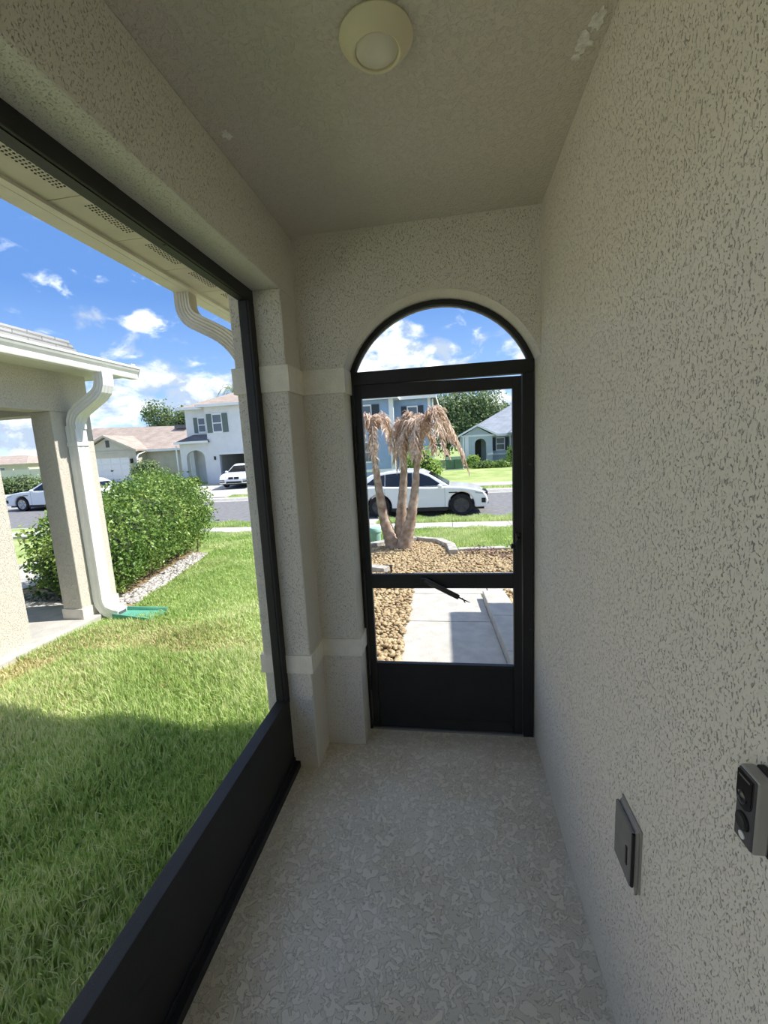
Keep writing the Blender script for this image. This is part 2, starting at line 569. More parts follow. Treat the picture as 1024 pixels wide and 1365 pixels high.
def shingle(name, c1, c2, course=0.14):
    m = bpy.data.materials.new(name)
    m.use_nodes = True
    nt = m.node_tree
    N, L = nt.nodes, nt.links
    b = N['Principled BSDF']
    b.inputs['Roughness'].default_value = 0.95
    b.inputs['Specular IOR Level'].default_value = 0.15
    tc = N.new('ShaderNodeTexCoord')
    sp = N.new('ShaderNodeSeparateXYZ')
    L.new(tc.outputs['Object'], sp.inputs[0])
    cb = N.new('ShaderNodeCombineXYZ')
    ad = N.new('ShaderNodeMath')
    ad.operation = 'ADD'
    L.new(sp.outputs[0], ad.inputs[0])
    L.new(sp.outputs[1], ad.inputs[1])
    L.new(ad.outputs[0], cb.inputs[0])
    L.new(sp.outputs[2], cb.inputs[1])
    br = N.new('ShaderNodeTexBrick')
    br.inputs['Scale'].default_value = 1.0
    br.inputs['Brick Width'].default_value = 0.45
    br.inputs['Row Height'].default_value = course * 0.5
    br.inputs['Mortar Size'].default_value = 0.008
    br.inputs['Color1'].default_value = (*c1, 1)
    br.inputs['Color2'].default_value = (*c2, 1)
    br.inputs['Mortar'].default_value = (*[c * 0.55 for c in c2], 1)
    L.new(cb.outputs[0], br.inputs['Vector'])
    n = N.new('ShaderNodeTexNoise')
    n.inputs['Scale'].default_value = 1.2
    n.inputs['Detail'].default_value = 6
    L.new(tc.outputs['Object'], n.inputs['Vector'])
    mx = N.new('ShaderNodeMix')
    mx.data_type = 'RGBA'
    mx.blend_type = 'OVERLAY'
    mx.inputs['Factor'].default_value = 0.35
    L.new(br.outputs['Color'], mx.inputs['A'])
    L.new(n.outputs['Fac'], mx.inputs['B'])
    L.new(mx.outputs['Result'], b.inputs['Base Color'])
    return m
M_ROOF_T = shingle('brown_shingles', (0.50, 0.41, 0.35), (0.42, 0.34, 0.29))
M_ROOF_G = shingle('grey_shingles', (0.36, 0.39, 0.44), (0.30, 0.33, 0.38))
M_ROOF_D = shingle('dark_shingles', (0.20, 0.20, 0.21), (0.16, 0.16, 0.17))
M_ROOF_N = shingle('pale_shingles', (0.34, 0.34, 0.335), (0.29, 0.29, 0.285))

def floor_mat():
    m = bpy.data.materials.new('sprayed_deck_coating')
    m.use_nodes = True
    nt = m.node_tree
    N, L = nt.nodes, nt.links
    b = N['Principled BSDF']
    b.inputs['Roughness'].default_value = 0.75
    b.inputs['Specular IOR Level'].default_value = 0.2
    tc = N.new('ShaderNodeTexCoord')
    n1 = N.new('ShaderNodeTexNoise')
    n1.inputs['Scale'].default_value = 34
    n1.inputs['Detail'].default_value = 6
    n1.inputs['Roughness'].default_value = 0.55
    n1.inputs['Distortion'].default_value = 1.2
    L.new(tc.outputs['Object'], n1.inputs['Vector'])
    mr = N.new('ShaderNodeMapRange')
    mr.interpolation_type = 'SMOOTHSTEP'
    mr.inputs['From Min'].default_value = 0.49
    mr.inputs['From Max'].default_value = 0.525
    L.new(n1.outputs['Fac'], mr.inputs['Value'])
    n2 = N.new('ShaderNodeTexNoise')
    n2.inputs['Scale'].default_value = 2.2
    n2.inputs['Detail'].default_value = 4
    L.new(tc.outputs['Object'], n2.inputs['Vector'])
    n4 = N.new('ShaderNodeTexNoise')
    n4.inputs['Scale'].default_value = 240
    n4.inputs['Detail'].default_value = 2
    L.new(tc.outputs['Object'], n4.inputs['Vector'])
    r = N.new('ShaderNodeValToRGB')
    e = r.color_ramp.elements
    e[0].position = 0.0
    e[0].color = (0.64, 0.585, 0.475, 1)
    e[1].position = 1.0
    e[1].color = (0.73, 0.67, 0.55, 1)
    k = e.new(0.45)
    k.color = (0.47, 0.43, 0.345, 1)
    L.new(mr.outputs[0], r.inputs[0])
    mx = N.new('ShaderNodeMix')
    mx.data_type = 'RGBA'
    mx.blend_type = 'OVERLAY'
    mx.inputs['Factor'].default_value = 0.5
    L.new(r.outputs[0], mx.inputs['A'])
    L.new(n2.outputs['Fac'], mx.inputs['B'])
    L.new(mx.outputs['Result'], b.inputs['Base Color'])
    ad = N.new('ShaderNodeMath')
    ad.operation = 'MULTIPLY_ADD'
    ad.inputs[1].default_value = 0.35
    L.new(n4.outputs['Fac'], ad.inputs[0])
    L.new(mr.outputs[0], ad.inputs[2])
    bp = N.new('ShaderNodeBump')
    bp.inputs['Strength'].default_value = 0.8
    bp.inputs['Distance'].default_value = 0.003
    L.new(ad.outputs[0], bp.inputs['Height'])
    L.new(bp.outputs[0], b.inputs['Normal'])
    return m
M_FLOOR = floor_mat()

# ---------------------------------------------------------------- ground profile
PROF = [(-60, -.15), (4, -.15), (8, -.32), (11, -.50), (12, -.54), (13.3, -.64), (13.5, -.78), (21.0, -.78), (21.2, -.66), (24, -.55), (30, -.35), (220, -.35)]
_PY = [a for a, b in PROF]
_PZ = [b for a, b in PROF]
def gz(y):
    return np.interp(y, _PY, _PZ)

def ground_strip(x0, x1, y0, y1, dz=0.0, thick=0.12, extra=()):
    ys = sorted(set([y0, y1] + [y for y in _PY if y0 < y < y1] + list(extra)))
    mb = MB()
    top = [(y, float(gz(y)) + dz) for y in ys]
    poly = top + [(y, z - thick) for y, z in reversed(top)]
    mb.prism(poly, x0, x1, 'x')
    return mb

# ================================================================= PORCH SHELL
XR, XL, XF, XO = 0.426, -0.741, -0.897, -0.995      # right wall, left wall inner face, screen plane, outer face
YE, YJ, YD, YO = 2.171, 1.972, 2.34, 2.46          # end wall face, pier face, door plane, outer face of the end wall
HC, HH = 2.704, 2.41                               # ceiling, head of the left opening
YB = -3.0                                          # rear of the porch, behind the viewer
YN = -2.8                                          # near end of the left opening

def st(o):
    o['kind'] = 'structure'
    return o

st(MB().box(XO, XR, YB, YO, -0.16, 0.0).build('floor', M_FLOOR))
ceiling = st(MB().box(XL - 0.18, XR + 0.15, YB - .1, YO - 0.02, HC, HC + 0.1).build('ceiling', M_CEIL))
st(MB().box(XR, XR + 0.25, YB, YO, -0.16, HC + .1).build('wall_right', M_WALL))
# left wall: header, pier, rear stub
mb = MB()
mb.box(XO, XL, YB, YO, HH, HC)
mb.box(XO, XL, YJ, YO, -0.15, HH)
mb.box(XO, XL, YB, YN, -0.15, HH)
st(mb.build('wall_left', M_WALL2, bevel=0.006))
# end wall with the arched opening
AX0, AX1, ASP, APK = -0.525, XR, 2.066, 2.398
ac = (AX0 + AX1) / 2 - 0.0
hw = (AX1 - AX0) / 2
rise = APK - ASP
AR = (hw * hw + rise * rise) / (2 * rise)
acz = APK - AR
a0 = math.asin(hw / AR)
def arc(r_off=0.0, n=28, lim=1.0):
    return [(ac + (AR + r_off) * sin(t), acz + (AR + r_off) * cos(t)) for t in np.linspace(-a0 * lim, a0 * lim, n)]
A = arc()
mb = MB()
mb.box(XL, AX0, YE, YO, -0.15, ASP)
for i in range(len(A) - 1):
    (x0, z0), (x1, z1) = A[i], A[i + 1]
    mb.hexa([(x0, YE, z0), (x1, YE, z1), (x1, YO, z1), (x0, YO, z0), (x0, YE, HC), (x1, YE, HC), (x1, YO, HC), (x0, YO, HC)])
mb.box(XL, AX0, YE, YO, ASP, HC)
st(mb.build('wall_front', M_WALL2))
# rear wall of the porch, behind the viewer
mb = MB()
mb.box(XO, XR + .25, YB - .2, YB, -.15, HC + .1)
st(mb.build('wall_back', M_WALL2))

# stucco bands that wrap the pier, the left wall and the end wall
def band(name, z0, z1):
    t = 0.012
    outer = [(XF + 0.028, YJ - t), (XL + t, YJ - t), (XL + t, YE - t), (AX0 + t, YE - t), (AX0 + t, YD - 0.03)]
    inner = [(XF + 0.028, YJ + .02), (XL - .02, YJ + .02), (XL - .02, YE + .02), (AX0 - .02, YE + .02), (AX0 - .02, YD - 0.03)]
    mb = MB()
    for i in range(len(outer) - 1):
        a, b, c, d = outer[i], outer[i + 1], inner[i + 1], inner[i]
        mb.hexa([(a[0], a[1], z0), (b[0], b[1], z0), (c[0], c[1], z0), (d[0], d[1], z0), (a[0], a[1], z1), (b[0], b[1], z1), (c[0], c[1], z1), (d[0], d[1], z1)])
    mb.box(XO - t, XF - 0.03, YJ - t, YO + t, z0, z1)
    o = st(mb.build(name, M_BAND))
    return o
band('trim_1', 1.957, 2.075)
band('trim_2', 0.545, 0.643)

# peeled paint spots on the ceiling (pieces of the ceiling)
def flake(cx, cy, r, n, seed, sx=1.0, sy=1.0):
    rnd = random.Random(seed)
    pts = []
    for i in range(n):
        a = 2 * pi * i / n
        rr = r * (0.55 + 0.6 * rnd.random())
        pts.append((cx + rr * cos(a) * sx, cy + rr * sin(a) * sy))
    return pts
M_FLAKE = mat('bare_plaster', (0.86, 0.84, 0.79), 0.9, 0.15, 60, 0.4, 120)
for (x, y, r, s, sx, sy) in ((-.688, 1.47, .020, 1, .9, 1.2), (.375, 1.375, .028, 2, .8, 1.2), (.392, 1.318, .026, 3, .7, 1.3), (.366, 1.415, .012, 5, 1, 1)):
    MB().prism(flake(x, y, r, 22, s, sx, sy), HC - 0.0035, HC + 0.004, 'z').build('paint_chip', M_FLAKE, ceiling)

# ---------------------------------------------------------------- left screened opening (window_1)
w1 = struct_root('window_1', (XF, YJ, 0))
mb = MB()
mb.box(XF - 0.022, XF + 0.022, YN, YJ, 0.0, 0.375)
mb.build('kick_panel', M_BRONZE, w1)
MB().box(XF - 0.03, XF + 0.026, YN, YJ, 0.375, 0.408).build('sill_rail', M_BRONZE, w1, bevel=0.003)
mb = MB()
mb.box(XF + 0.022, XF + 0.055, YN, YJ, 0.0, 0.035)
mb.box(XF + 0.022, XF + 0.03, YN, YJ, 0.035, 0.055)
mb.build('bottom_track', M_BRONZE, w1, bevel=0.002)
MB().box(XF - 0.028, XF + 0.026, YN, YJ, HH - 0.052, HH).build('head_rail', M_BRONZE, w1, bevel=0.003)
MB().box(XF - 0.028, XF + 0.026, YJ - 0.05, YJ, 0.408, HH - 0.052).build('stile', M_BRONZE, w1, bevel=0.003)
MB().box(XF - 0.028, XF + 0.026, YN, YN + 0.05, 0.408, HH - 0.052).build('stile', M_BRONZE, w1, bevel=0.003)
raw_mesh('screen', [(XF - XF, YN + .05 - YJ, .408), (0, -0.05, .408), (0, -0.05, HH - .052), (0, YN + .05 - YJ, HH - .052)], [(0, 1, 2, 3)], M_SCREEN, w1)
for z in (2.22, 1.50, 1.02, 0.6):
    MB().lathe([(0.0, -.002), (.0055, -.002), (.0055, 0.0)], 10, (XF + .003, YJ - 0.0502, z), 'y').build('screw', M_BLACK, w1)
for y in (1.38, 0.8):
    MB().lathe([(0.0, -.002), (.006, -.002), (.006, 0.0)], 10, (XF + .003, y, HH - 0.0522), 'z').build('screw', M_BLACK, w1)
# spline groove along the inner edges of the frame
mb = MB()
mb.box(XF + .010, XF + .014, YN + .05, YJ - .05, HH - .0545, HH - .0515)
mb.box(XF + .010, XF + .014, YJ - .0525, YJ - .0495, .408, HH - .052)
mb.build('spline', M_BLACK, w1)

# ---------------------------------------------------------------- arched transom screen (window_2)
w2 = struct_root('window_2', (ac, YD, 2.04))
mb = MB()
O_, I_ = arc(-0.002), arc(-0.026)
for i in range(len(O_) - 1):
    a, b, c, d = O_[i], O_[i + 1], I_[i + 1], I_[i]
    mb.hexa([(a[0], YD - .025, a[1]), (b[0], YD - .025, b[1]), (c[0], YD - .025, c[1]), (d[0], YD - .025, d[1]),
             (a[0], YD + .025, a[1]), (b[0], YD + .025, b[1]), (c[0], YD + .025, c[1]), (d[0], YD + .025, d[1])])
mb.build('arch_frame', M_BRONZE, w2)
# thin lighter spline inside the arch
mb = MB()
O_, I_ = arc(-0.026), arc(-0.031)
for i in range(len(O_) - 1):
    a, b, c, d = O_[i], O_[i + 1], I_[i + 1], I_[i]
    mb.hexa([(a[0], YD - .01, a[1]), (b[0], YD - .01, b[1]), (c[0], YD - .01, c[1]), (d[0], YD - .01, d[1]),
             (a[0], YD + .01, a[1]), (b[0], YD + .01, b[1]), (c[0], YD + .01, c[1]), (d[0], YD + .01, d[1])])
mb.build('spline', mat('grey_spline', (0.22, 0.22, 0.23), 0.6), w2)
MB().box(AX0 + .002, XR - 0.004, YD - .028, YD + .025, 2.008, 2.075).build('transom_bar', M_BRONZE, w2, bevel=0.003)
fan = [(x, z) for x, z in arc(-0.02) if z > 2.06]
fan = [(fan[0][0], 2.06)] + fan + [(fan[-1][0], 2.06)]
raw_mesh('screen', [(x - ac, 0, z - 2.04) for x, z in fan], [tuple(range(len(fan)))], M_SCREEN, w2)
for t in (-.62, -.2, .25, .66):
    x, z = ac + (AR - .022) * sin(a0 * t), acz + (AR - .022) * cos(a0 * t)
    MB().lathe([(0.0, -.003), (.005, -.003), (.005, 0.0)], 8, (x, YD - .025, z), 'y').build('screw', M_BLACK, w2)

# ---------------------------------------------------------------- screen door (door_1)
d1 = struct_root('door_1', (-0.06, YD, 0))
JL0, JL1, JR0, JR1 = AX0 + .002, -0.508, 0.366, XR - 0.006
MB().box(JL0, JL1, YD - .03, YD + .03, 0, 2.008).build('jamb', M_BRONZE, d1, bevel=.003)
MB().box(JR0, JR1, YD - .032, YD + .03, 0, 2.008).build('jamb', M_BRONZE, d1, bevel=.003)
LX0, LX1, RX0, RX1 = -0.505, -0.466, 0.318, 0.362
TZ0, TZ1, MZ0, MZ1, KZ = 1.938, 1.998, 0.878, 0.960, 0.421
MB().box(LX0, LX1, YD - .02, YD + .014, 0.009, 2.008).build('stile', M_BRONZE, d1, bevel=.003)
MB().box(RX0, RX1, YD - .02, YD + .014, 0.009, 1.997).build('stile', M_BRONZE, d1, bevel=.003)
MB().hexa([(LX1, YD - .018, TZ0), (RX0, YD - .018, TZ0), (RX0, YD + .012, TZ0), (LX1, YD + .012, TZ0),
           (LX1, YD - .018, 2.008), (RX0, YD - .018, 1.997), (RX0, YD + .012, 1.997), (LX1, YD + .012, 2.008)]).build('top_rail', M_BRONZE, d1)
MB().box(LX1, RX0, YD - .018, YD + .012, MZ0, MZ1).build('middle_rail', M_BRONZE, d1, bevel=.003)
mb = MB()
mb.box(LX1, RX0, YD - .006, YD + .004, 0.075, KZ - .022)
mb.build('kick_panel', M_BRONZE, d1)
MB().box(LX1, RX0, YD - .016, YD + .012, KZ - .022, KZ).build('kick_rail', M_BRONZE, d1, bevel=.002)
mb = MB()
mb.hexa([(LX1, YD - .018, .012), (RX0, YD - .018, .012), (RX0, YD + .012, .012), (LX1, YD + .012, .012),
         (LX1 + .03, YD - .012, .072), (RX0 - .03, YD - .012, .072), (RX0 - .03, YD + .012, .072), (LX1 + .03, YD + .012, .072)])
mb.box(LX1, RX0, YD - .008, YD + .012, .009, .078)
mb.build('bottom_rail', M_BRONZE, d1, bevel=.002)
MB().box(JL1, JR0, YD - .03, YD + .035, 0.0, 0.009).build('threshold', mat('mill_aluminium', (0.30, 0.30, 0.30), 0.45, metal=0.5), d1)
for z0, z1 in ((MZ1, TZ0), (KZ, MZ0)):
    raw_mesh('screen', [(LX1 + .06, .002, z0), (RX0 + .06, .002, z0), (RX0 + .06, .002, z1), (LX1 + .06, .002, z1)], [(0, 1, 2, 3)], M_SCREEN, d1)
# pneumatic closer hanging from the middle rail
cl = MB()
p0, p1 = Vector((-.163, YD - .045, .935)), Vector((.022, YD - .06, .842))
cl.tube([p0, p0.lerp(p1, .05), p0.lerp(p1, .93), p1], [.010, .0145, .0145, .013], 12)
closer = cl.build('door_closer', mat('black_anodised_tube', (0.022, 0.022, 0.022), 0.35, spec=0.6), d1, smooth=True)
rd = MB()
q = p0.lerp(p1, 1.16)
rd.tube([p1, q], .0042, 8)
rd.tube([q + Vector((-.012, 0, .012)), q + Vector((.004, 0, -.014))], .003, 6)
rd.tube([q, q + Vector((.03, -.004, -.012))], [.0035, .0015], 6)
rd.build('closer_rod', M_BLACK, closer, smooth=True)
MB().box(-.185, -.150, YD - .05, YD - .018, .900, .945).build('closer_bracket', M_BRONZE, closer, bevel=.003)
# latch handle
lt = MB()
lt.box(.328, .352, YD - .045, YD - .02, 1.10, 1.19)
latch = lt.build('latch', M_BLACK, d1, bevel=.004)
MB().tube([(.340, YD - .045, 1.165), (.335, YD - .07, 1.16), (.322, YD - .072, 1.135)], [.008, .008, .006], 8).build('latch_lever', M_BLACK, latch, smooth=True)
MB().box(.306, .32, YD - .03, YD - .012, 1.105, 1.128).build('latch_tab', M_BLACK, latch)
for z in (1.75, 1.02, .30):
    MB().tube([(JL1 - .002, YD - .028, z - .045), (JL1 - .002, YD - .028, z + .045)], .008, 10).build('hinge', M_BRONZE, d1, smooth=True)
for z in (1.55, 0.65):
    MB().lathe([(0, -.003), (.006, -.003), (.006, 0)], 10, (JR1 - .018, YD - .032, z), 'y').build('screw', M_RIM, d1)

# ---------------------------------------------------------------- ceiling lamp
lamp = thing('ceiling_lamp', 'round cream flush ceiling light with a raised lens on the porch ceiling', 'ceiling light', (-.158, 1.243, HC))
M_CREAMP = mat('cream_plastic', (0.80, 0.74, 0.52), 0.5)
MB().lathe([(.060, -.001), (.092, -.001), (.094, -.006), (.090, -.012), (.066, -.034), (.0605, -.040), (.056, -.037), (.055, -.02)], 40, (-.158, 1.243, HC)).build('trim_ring', M_CREAMP, lamp, smooth=True)
MB().lathe([(.0565, -.030), (.050, -.036), (.036, -.042), (.018, -.0455), (0.0, -.0465)], 40, (-.158, 1.243, HC)).build('lens', mat('opal_lens', (0.74, 0.70, 0.56), 0.3), lamp, smooth=True)

# ---------------------------------------------------------------- doorbell camera on the right wall
bell = thing('video_doorbell', 'grey video doorbell with glossy black camera window on right wall', 'doorbell', (XR, .60, 1.09))
by0, by1, bz0, bz1 = .580, .620, 1.094, 1.208
fx = XR - .030
MB().box(XR - .012, XR, by0 - .0025, by1 - .004, bz0 - .003, bz1 + .002).build('mounting_plate', M_BLACK, bell, bevel=.003)
MB().box(fx, XR - .010, by0, by1, bz0, bz1).build('body', mat('satin_nickel', (0.40, 0.39, 0.37), 0.42, metal=0.35), bell, bevel=.004, seg=3)
MB().box(fx - .002, fx + .004, by0 + .002, by1 - .002, bz0 + .003, bz1 - .003).build('faceplate', mat('graphite_faceplate', (0.085, 0.085, 0.092), 0.35), bell, bevel=.002)
def shield(y0, y1, z0, z1):
    cy, hw_ = (y0 + y1) / 2, (y1 - y0) / 2
    pts = [(y0, z1), (y1, z1)]
    pts += [(cy + hw_ * cos(a), z0 + hw_ * 1.15 - hw_ * 1.15 * sin(a)) for a in np.linspace(0, pi, 15)]
    return pts
MB().prism(shield(by0 + .004, by1 - .004, bz0 + .056, bz1 - .005), fx - .0045, fx - .001, 'x').build('camera_window', mat('gloss_black', (0.004, 0.004, 0.005), 0.12, spec=0.6), bell, bevel=.001)
MB().lathe([(0.0, -.0075), (.006, -.007), (.009, -.0055), (.0095, -.004)], 20, (fx, .603, bz0 + .072), 'x').build('lens', mat('lens_glass', (0.03, 0.03, 0.04), 0.1, spec=0.8), bell, smooth=True)
bb = MB().lathe([(0.0, -.004), (.010, -.0045), (.0125, -.004), (.0132, -.002), (.0132, 0)], 24, (fx - .001, .600, bz0 + .037), 'x').build('button', M_BLACK, bell, smooth=True)
MB().lathe([(.0085, -.0055), (.0098, -.0058), (.0102, -.0048)], 24, (fx - .001, .600, bz0 + .037), 'x').build('button_ring', M_RIM, bb, smooth=True)
MB().prism([(.600 + .006 * cos(a), bz0 + .0145 + .0052 * sin(a)) for a in np.linspace(0, 2 * pi, 16, endpoint=False)], fx - .0034, fx - .001, 'x').build('status_light', mat('white_emblem', (0.85, 0.84, 0.80), 0.4), bell)
MB().box(fx - .0052, fx - .0042, by0 + .009, by1 - .009, bz1 - .0115, bz1 - .009).build('sensor_slot', mat('sensor_bar', (0.16, 0.15, 0.14), 0.3), bell)

# ---------------------------------------------------------------- weatherproof outlet cover
oc = thing('outlet_cover', 'grey weatherproof outlet cover low on the right stucco wall', 'outlet cover', (XR, 1.03, .60))
M_OC = mat('grey_diecast_cover', (0.20, 0.195, 0.18), 0.5, 0.08, 30, 0.1, 200)
oy0, oy1, oz0, oz1 = .972, 1.080, .572, .738
MB().box(XR - .004, XR, oy0 - .005, oy1 + .004, oz0 - .004, oz1 + .004).build('gasket', mat('grey_cover_base', (0.34, 0.325, 0.285), 0.55), oc)
MB().hexa([(XR - .0135, oy0 + .004, oz0 + .008), (XR - .004, oy0, oz0), (XR - .004, oy1, oz0), (XR - .0135, oy1 - .004, oz0 + .008),
           (XR - .0135, oy0 + .004, oz1 - .008), (XR - .004, oy0, oz1), (XR - .004, oy1, oz1), (XR - .0135, oy1 - .004, oz1 - .008)]).build('box', mat('grey_cover_base', (0.34, 0.325, 0.285), 0.55), oc, bevel=.002)
lid = MB().hexa([(XR - .0225, oy0 + .006, oz0 + .006), (XR - .0138, oy0 + .004, oz0 + .004), (XR - .0138, oy1 - .002, oz0 + .004), (XR - .0225, oy1 - .004, oz0 + .006),
                 (XR - .0225, oy0 + .006, oz1 - .006), (XR - .0138, oy0 + .004, oz1 - .004), (XR - .0138, oy1 - .002, oz1 - .004), (XR - .0225, oy1 - .004, oz1 - .006)]).build('lid', M_OC, oc, bevel=.003)
MB().box(XR - .0245, XR - .022, oy0 + .02, oy0 + .028, oz0 + .05, oz0 + .10).build('lid_catch', M_BLACK, lid)
MB().tube([(XR - .017, oy0 + .003, oz0 + .01), (XR - .017, oy0 + .003, oz1 - .01)], .004, 8).build('hinge_pin', M_BLACK, lid, smooth=True)
MB().prism([(oy0 + .012, oz0 - .025), (oy0 + .018, oz0), (oy0 + .004, oz0), (oy0 + .007, oz0 - .014)], XR - .006, XR, 'x').build('sealant_drip', mat('grey_sealant', (0.30, 0.28, 0.22), 0.7), oc)

# ================================================================= OUR EAVE
ZS = 2.552
eave = struct_root('roof_eave', (XO, 0, ZS))
YG = 2.87
def soffit_piece(x0, x1, y0, y1):
    return MB().box(x0, x1, y0, y1, ZS, ZS + .012)
y = -1.6
k = 0
while y < YG - .02:
    y1 = min(y + .30, YG)
    soffit_piece(-1.335, XO, y, y1 - .004).build('soffit_panel', M_SOFFIT, eave)
    if y > -.3:
        # perforated field of this panel: dark holes between plain ribs
        mb = MB()
        for r_ in range(11):
            for c_ in range(14):
                hx, hy = -1.222 + .0125 * r_ + .004 * (c_ % 2), y + .055 + .0145 * c_
                mb.lathe([(0, -.0012), (.0038, -.0012), (.0038, 0)], 6, (hx, hy, ZS))
        mb.build('perforations', M_HOLE, eave, kind='stuff')
    y = y1
mb = MB()
mb.box(-1.335, -1.318, -1.6, YG, ZS - .012, ZS + .002)
mb.box(-1.03, XO, -1.6, YO, ZS - .018, ZS + .002)
mb.build('soffit_channel', M_CREAM_AL, eave)
MB().box(-1.35, -1.335, -1.6, YG, ZS - .012, ZS + .16).build('fascia', M_CREAM_AL, eave)
# roof body above (shades the lawn and the porch)
M_MAIN = M_ROOF_T
mb = MB()
mb.prism([(-1.36, 2.72), (-1.36, 2.75), (2.0, 4.1), (2.0, 2.80), (XR + .3, 2.80)], -6.0, YG, 'y')
mb.build('roof_deck', M_MAIN, eave)
# gutter, K-style, its front lip stepped
def k_gutter(x_in, x_out, y0, y1, z, h_, sgn):
    """sgn -1: opens to -x"""
    d = abs(x_out - x_in)
    def X(t): return x_in + sgn * d * t
    prof = [(X(0), z + h_), (X(0), z), (X(.62), z), (X(.66), z + h_ * .12), (X(.70), z + h_ * .40), (X(.86), z + h_ * .62), (X(.94), z + h_ * .78), (X(1.0), z + h_ * .84), (X(1.0), z + h_),
            (X(.90), z + h_), (X(.90), z + h_ * .92), (X(.80), z + h_ * .72), (X(.62), z + h_ * .45), (X(.58), z + h_ * .06), (X(.06), z + h_ * .06), (X(.06), z + h_)]
    return MB().prism(prof, y0, y1, 'y')
gut = thing('rain_gutter', 'cream gutter along our own eave outside the screen', 'gutter', (-1.35, 2.87, ZS))
k_gutter(-1.352, -1.465, -1.6, YG, ZS - .012, .125, -1).build('trough', M_CREAM_AL, gut)
MB().prism([(-1.352, ZS - .012), (-1.43, ZS - .012), (-1.465, ZS + .09), (-1.465, ZS + .113), (-1.352, ZS + .113)], YG, YG + .003, 'y').build('end_cap', M_CREAM_AL, gut)
dsx, dsy = -1.385, 2.265
ds = thing('downspout', 'cream ribbed downspout curling under our eave to the pier', 'downspout', (-1.0, 2.3, .0))
path = [(dsx, dsy, ZS - .010), (dsx, dsy, ZS - .07)]
for t in np.linspace(0, 1, 9)[1:]:
    a = t * radians(62)
    path.append((dsx + .105 * (1 - cos(a)), dsy, ZS - .07 - .105 * sin(a)))
px, pz = path[-1][0], path[-1][2]
dx_, dz_ = sin(radians(62)), -cos(radians(62))
path.append((px + dx_ * .12, dsy, pz + dz_ * .12))
px, pz = path[-1][0], path[-1][2]
XW = -1.044
for t in np.linspace(0, 1, 9)[1:]:
    a = radians(62) * (1 - t)
    R_ = (XW - px) / (1 - cos(radians(62)))
    path.append((XW - R_ * (1 - cos(a)), dsy, pz - R_ * (sin(radians(62)) - sin(a))))
MB().sweep(path, .075, .085, (0, 1, 0), ribs=5).build('elbow', M_CREAM_AL, ds)
zend = path[-1][2]
MB().sweep([(XW, dsy, zend + .02), (XW, dsy, -.02)], .068, .078, (0, 1, 0), ribs=4).build('pipe', M_CREAM_AL, ds)
MB().sweep([(XW, dsy, -.02), (XW - .02, dsy, -.07), (XW - .14, dsy, -.11)], .07, .08, (0, 1, 0), ribs=4).build('outlet', M_CREAM_AL, ds)
mb = MB()
mb.box(XW - .045, XW + .045, dsy - .06, dsy + .06, 1.90, 1.93)
mb.build('strap', M_CREAM_AL, ds)
# garage wing of our house, beyond the right wall: shades the walkway
wing = struct_root('wall_garage_wing', (2.65, 4.6, 0))
MB().box(2.65, 9, -4, 4.62, -.2, 2.75).build('garage_wall', M_WALL2, wing)
MB().box(XR + .25, 2.65, YO - .15, YO, -.2, 2.75).build('recess_wall', M_WALL2, wing)
MB().prism([(2.18, 2.70), (2.18, 2.80), (5.6, 4.2), (9.4, 2.8), (9.4, 2.7)], -6, 5.0, 'y').build('garage_roof', M_ROOF_T, wing)

# ================================================================= GROUND
gnd = struct_root('ground', (0, 0, 0))
lawn_near = ground_strip(-4.1, XO, -8, 11, 0).build('lawn_bed', M_LAWN, gnd)
ground_strip(-140, -4.1, -8, 11, -0.05).build('lawn_bed', M_LAWN, gnd)
ground_strip(XO, 2.65, YO, 11, -0.02).build('lawn_bed', M_LAWN, gnd)
ground_strip(2.65, 60, 4.6, 11, -.02).build('lawn_bed', M_LAWN, gnd)
ground_strip(-140, 60, 12, 13.3, 0.005).build('verge', M_LAWN, gnd)
ground_strip(-140, 60, 21.75, 22.6, 0.0).build('verge', M_LAWN, gnd)
ground_strip(-140, 60, 23.9, 220, 0.0).build('lawn_bed', M_LAWN, gnd)
road = struct_root('road', (0, 17, -.78))
MB().box(-140, 60, 13.45, 21.1, -.95, -.78).build('road_surface', M_ROAD, road)
def curb(y0, y1, z, face):
    mb = MB()
    if face < 0:
        mb.prism([(y0, -.95), (y0, -.775), (y0 + .12, -.765), (y0 + .26, z), (y1, z), (y1, -.95)], -140, 60, 'x')
    else:
        mb.prism([(y0, -.95), (y0, z), (y1 - .26, z), (y1 - .12, -.765), (y1, -.775), (y1, -.95)], -140, 60, 'x')
    return mb
curb(13.28, 13.72, -.645, 1).build('curb', M_CONC, road)
curb(20.9, 21.75, -.645, -1).build('curb', M_CONC, road)
sw = struct_root('sidewalk', (0, 11.5, -.52))
xs = np.arange(-10.5, 5.0, 1.5)
for x in xs:
    ground_strip(x, x + 1.488, 11, 12, 0.02).build('slab', M_CONC, sw)
ground_strip(-140, -10.512, 11, 12, 0.02).build('sidewalk_run', M_CONC, sw)
ground_strip(4.5, 60, 11, 12, 0.02).build('sidewalk_run', M_CONC, sw)
ground_strip(-140, 60, 22.6, 23.9, 0.02).build('far_sidewalk_run', M_CONC, sw)
# concrete aprons and driveways
dv = struct_root('driveway', (-3, 12.5, -.6))
ground_strip(-4.4, -2.25, 12.0, 13.35, 0.03).build('apron_slab', M_CONC, dv)
ground_strip(-8.6, -6.6, 4.6, 11.0, 0.0).build('apron_slab', M_CONC, dv)
ground_strip(-17.6, -12.3, 21.75, 29.2, 0.03).build('apron_slab', M_CONC, dv)
ground_strip(-33.0, -22.5, 21.75, 25.5, 0.03).build('apron_slab', M_CONC, dv)
ground_strip(-32.6, -27.8, 25.5, 34.6, 0.03).build('apron_slab', M_CONC, dv)

